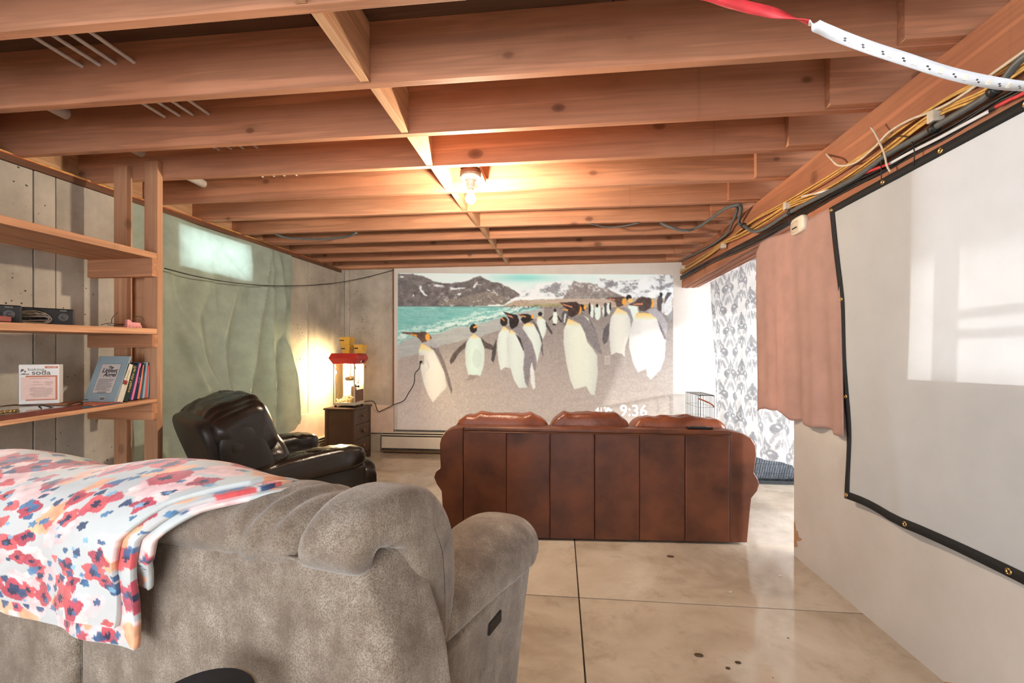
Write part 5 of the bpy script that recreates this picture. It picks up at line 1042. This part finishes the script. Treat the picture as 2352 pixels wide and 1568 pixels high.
for k, (a, bb, lab, cA, cB) in enumerate(((176, 262, 'blue patterned booklet lying flat under the leaning books', (96, 150, 180), (40, 70, 100)), (215, 258, 'orange booklet lying flat under the picture book', (214, 110, 78), (180, 70, 60)))):
    yA, yB = Xp(a, 930, -2.57).y, Xp(bb, 930, -2.57).y + .05; t = thing('booklet', lab, 'booklet', (-2.66, (yA + yB) / 2, z3(yA)), 'flat booklets'); zo = .001 + .0042 * k
    V = [(x, y, z3(y) + z) for z in (zo, zo + .004) for x, y in ((-2.75, yA), (-2.568 - .004 * k, yA), (-2.568 - .004 * k, yB), (-2.75, yB))]; mesh('cover', V, BOXF, plain('booklet_%d' % k, cA, .5, .5, 45), t)
    V = [(x, y, z3(y) + z) for z in (zo + .0005, zo + .0035) for x, y in ((-2.569 - .004 * k, yA + .01), (-2.5675 - .004 * k, yA + .01), (-2.5675 - .004 * k, yB), (-2.569 - .004 * k, yB))]; mesh('edge_print', V, BOXF, plain('booklet_edge_%d' % k, cB, .5, .5, 60), t)

# ============================================================ NIGHTSTAND AND POPCORN MACHINE
NB = plain('dark_brown_paint', (74, 50, 34), .42, .08, 5); ns = thing('nightstand', 'dark brown three-drawer nightstand in the corner under the popcorn machine', 'nightstand', (-2.48, 5.06, 0))
x0, x1, y0, y1, zt = -2.652, -2.305, 4.835, 5.29, .612
box('top', x0 - .012, x1 + .012, y0 - .012, y1 + .012, zt, zt + .02, NB, ns, .003)
for x in (x0, x1 - .035):
    for y in (y0, y1 - .035): box('leg', x, x + .035, y, y + .035, 0, zt, NB, ns, .003)
for y in (y0 + .008, y1 - .014): box('side_panel', x0 + .035, x1 - .035, y, y + .008, .06, zt, NB, ns)
box('rear_panel', x0 + .004, x0 + .012, y0 + .035, y1 - .035, .06, zt, NB, ns); box('bottom_rail', x1 - .03, x1 - .006, y0 + .035, y1 - .035, .06, .085, NB, ns)
KN = plain('knob_bronze', (120, 92, 66), .35, .1, 20, metal=.7)
for k in range(3):
    z = .09 + .174 * k; d = box('drawer', x1 - .30, x1 - .004, y0 + .038, y1 - .038, z, z + .170, NB, ns, .003)
    c = Vector((x1 - .004, (y0 + y1) / 2, z + .085)); lathe('knob', [(.008, 0), (.008, .012), (.02, .016), (.023, .022), (.018, .028), (.001, .03)], c, KN, d, 16, (1, 0, 0)); box('knob_plate', c.x, c.x + .002, c.y - .02, c.y + .02, c.z - .035, c.z + .02, KN, d, .003)
pm = thing('popcorn_machine', 'lit popcorn machine with red top standing on the brown nightstand', 'popcorn machine', (-2.49, 5.06, zt + .02))
mx0, mx1, my0, my1, mz = -2.605, -2.345, 4.935, 5.19, zt + .02
ALU = plain('brushed_alu', (206, 196, 180), .35, .06, 20, metal=.15); RED = plain('red_enamel', (188, 44, 40), .35, .06, 6); GL = glass('machine_glass', (250, 246, 236), .05, .2)
for x in (mx0 + .02, mx1 - .02):
    for y in (my0 + .02, my1 - .02): lathe('foot', [(.011, 0), (.013, .012), (.013, .022)], (x, y, mz), DARK, pm, 12)
box('base_tray', mx0, mx1, my0, my1, mz + .022, mz + .055, ALU, pm, .004)
for x in (mx0, mx1 - .016):
    for y in (my0, my1 - .016): box('corner_post', x, x + .016, y, y + .016, mz + .055, mz + .50, ALU, pm, .002)
box('glass_pane', mx0 + .016, mx1 - .016, my0 + .005, my0 + .008, mz + .055, mz + .50, GL, pm); box('rear_pane', mx0 + .016, mx1 - .016, my1 - .008, my1 - .005, mz + .055, mz + .50, fabric('frosted_panel', (240, 232, 214), .5, sheen=0), pm); box('glass_pane', mx0 + .005, mx0 + .008, my0 + .016, my1 - .016, mz + .055, mz + .50, GL, pm)
dr = box('door', mx1 - .008, mx1 - .005, my0 + .016, my1 - .016, mz + .20, mz + .50, GL, pm)
lathe('door_handle', [(.008, 0), (.008, .02), (.014, .024), (.014, .034), (.001, .036)], (mx1 - .005, my0 + .05, mz + .24), DARK, dr, 12, (1, 0, 0))
for z in (.235, .44): box('hinge', mx1 - .004, mx1 + .004, my0 + .012, my0 + .03, mz + z, mz + z + .03, KN, dr, .001)
box('lower_panel', mx1 - .012, mx1 - .004, my0 + .016, my1 - .016, mz + .06, mz + .20, plain('steel_brown', (120, 84, 64), .5, .1, 20), pm, .002)
cz = mz + .50; ccx, ccy = (mx0 + mx1) / 2, (my0 + my1) / 2
def ring(hx, hy, z): return [(ccx - hx, ccy - hy, z), (ccx + hx, ccy - hy, z), (ccx + hx, ccy + hy, z), (ccx - hx, ccy + hy, z)]
R_ = ring(.132, .13, cz) + ring(.168, .165, cz + .066) + ring(.145, .142, cz + .122)
bevel(mesh('canopy', R_, [(3, 2, 1, 0), (8, 9, 10, 11)] + [(i, (i + 1) % 4, 4 + (i + 1) % 4, 4 + i) for i in range(4)] + [(4 + i, 4 + (i + 1) % 4, 8 + (i + 1) % 4, 8 + i) for i in range(4)], RED, pm), .003)
tl = math.atan2(.036, .066)
for k in range(3):
    T = frame((ccx + .151, ccy - .01 + .035 * k, cz + .03), (0, 1, 0), (math.sin(tl), 0, math.cos(tl))); s = box('switch', -.008, .008, -.012, .012, .0, .006, plain('switch_white', (230, 226, 218), .4) if k == 0 else plain('switch_dark', (60, 30, 28), .4), pm, .002, T)
lathe('kettle', [(.001, 0), (.04, .002), (.052, .012), (.055, .045), (.05, .05), (.03, .062), (.001, .066)], (ccx + .01, ccy, mz + .30), plain('kettle_steel', (186, 170, 150), .3, .06, 20, metal=.8), pm, 24); tube('kettle_hanger', [(ccx + .01, ccy, mz + .36), (ccx + .02, ccy, mz + .44), (ccx + .02, ccy, mz + .5)], .008, ALU, pm, 8)
tube('kettle_cord', [(ccx + .06, ccy + .03, mz + .5), (ccx + .09, ccy + .03, mz + .42), (ccx + .095, ccy + .045, mz + .31), (ccx + .085, ccy + .05, mz + .27), (ccx + .07, ccy + .04, mz + .30), (ccx + .05, ccy + .02, mz + .33)], .005, WHC, pm, 8); lathe('sack', [(.03, 0), (.035, .05), (.03, .11), (.02, .115)], (ccx + .05, ccy + .02, mz + .12), plain('scoop_metal', (200, 180, 150), .4), pm, 14)
V = []; Fc = []
for k in range(320):
    p = Vector((random.uniform(mx0 + .02, mx1 - .03), random.uniform(my0 + .015, my1 - .02), 0)); p.z = mz + .06 + random.random() ** 1.5 * (.055 + .03 * math.sin(p.x * 30)); r = random.uniform(.006, .010); b0 = len(V)
    for d in ((1, 0, 0), (-1, 0, 0), (0, 1, 0), (0, -1, 0), (0, 0, 1), (0, 0, -1)): V.append(p + Vector(d) * r * random.uniform(.7, 1.3))
    Fc += [(b0 + i, b0 + j, b0 + l) for i, j, l in ((0, 2, 4), (2, 1, 4), (1, 3, 4), (3, 0, 4), (2, 0, 5), (1, 2, 5), (3, 1, 5), (0, 3, 5))]
tag(mesh('popcorn', V, Fc, plain('popcorn_white', (246, 226, 178), .8, .1, 60), pm, True), kind='stuff')
lathe('lamp', [(.001, 0), (.012, .004), (.016, .02), (.01, .04), (.008, .05)], (ccx - .06, ccy + .02, mz + .44), emit('machine_lamp', (255, 220, 150), 60), pm, 16)
l2 = bpy.data.lights.new('machine_light', 'POINT'); lo2 = bpy.data.objects.new('machine_light', l2); COL.objects.link(lo2); lo2.location = (ccx - .05, ccy + .02, mz + .40); l2.energy = 85; l2.color = (1, .80, .50); l2.shadow_soft_size = .03; lo2.parent = pm; lo2.matrix_parent_inverse = Matrix.Translation(-pm.location)
ky = thing('key_bunch', 'small bunch of keys hanging at the red top of the popcorn machine', 'keys', (ccx + .15, ccy + .10, cz - .05))
tube('ring', [Vector((ccx + .15, ccy + .10 + .008 * math.cos(a), cz - .012 + .008 * math.sin(a))) for a in np.linspace(0, 2 * PI, 9)], .0015, KN, ky, 5, 2)
for k, a in enumerate((-.2, .5)): T = frame((ccx + .15 + .004 * k, ccy + .10, cz - .018), (0, math.cos(a), math.sin(a)), (0, math.sin(a), -math.cos(a))); box('key', -.007, .007, 0, .045, -.001, .001, KN, ky, .002, T)
# yellow paper cups on top (plain: their printed faces are left out)
YC = plain('yellow_card', (222, 170, 66), .5, .05, 10); BD = plain('black_band', (44, 38, 32), .5)
def cup(px0, px1, py0, py1, z, label):
    c = Yp((px0 + px1) / 2, py1, 5.03); d = 5.03 * 1.03; wt = (px1 - px0) / F * d; h = (py1 - py0) / F * d; t = thing('popcorn_cup', label, 'cup', (c.x, 5.03, z), 'yellow popcorn cups')
    R = [(c.x + s * wt * .38 * .9, 5.03 + r * wt * .38, z) for s, r in ((-1, -1), (1, -1), (1, 1), (-1, 1))] + [(c.x + s * wt * .5 * .9, 5.03 + r * wt * .5, z + h) for s, r in ((-1, -1), (1, -1), (1, 1), (-1, 1))]
    o = mesh('cup_wall', R, [(3, 2, 1, 0)] + [(i, (i + 1) % 4, 4 + (i + 1) % 4, 4 + i) for i in range(4)], YC, t); m_ = o.modifiers.new('solid', 'SOLIDIFY'); m_.thickness = .002
    k0, k1 = .5, .64; mix_ = lambda i, k: Vector(R[i]) * (1 - k) + Vector(R[4 + i]) * k + Vector((0, -.0016, 0)); bd = mesh('dark_band', [mix_(0, k0), mix_(1, k0) * .45 + mix_(0, k0) * .55, mix_(1, k1) * .45 + mix_(0, k1) * .55, mix_(0, k1)], [(0, 1, 2, 3)], BD, t)
    m_ = bd.modifiers.new('solid', 'SOLIDIFY'); m_.thickness = .001
    return z + h
zc = cz + .123
z1 = cup(786, 811, 793, 812, zc, 'yellow popcorn cup on the red top, lower of the stacked pair'); cup(783, 812, 775, 793, z1 + .002, 'yellow popcorn cup on top of the stacked pair'); cup(816, 840, 792, 812, zc, 'yellow popcorn cup standing alone on the red top')
# wall scraps and dust on the floor: small leaves and chips
for k, (a, b, s) in enumerate(((1540, 1278, .022), (1862, 1388, 0), (1605, 1505, .018), (1695, 1522, .012), (1672, 1535, .009), (1678, 1360, .010), (1792, 1323, .010))):
    if not s: continue
    q = Zp(a, b, 0); o = cushion('floor_crumb', (q.x, q.y, .0025), (s, s * .6, .0025), plain('crumb_brown', (84, 62, 44), .9) if k < 5 else plain('crumb_white', (220, 214, 204), .8), None, None, .8, .8, 10, 6)
    tag(o, ('dark leaf crumb on the slab behind the sofa', '', 'brown crumb on the near slab, left of a pair of specks', 'brown speck on the near slab by the partition', 'small brown speck on the near slab, nearest the partition', 'white chip on the slab near the floor joint', 'white chip on the slab by the partition corner')[k], 'crumb', 'crumbs on the floor')
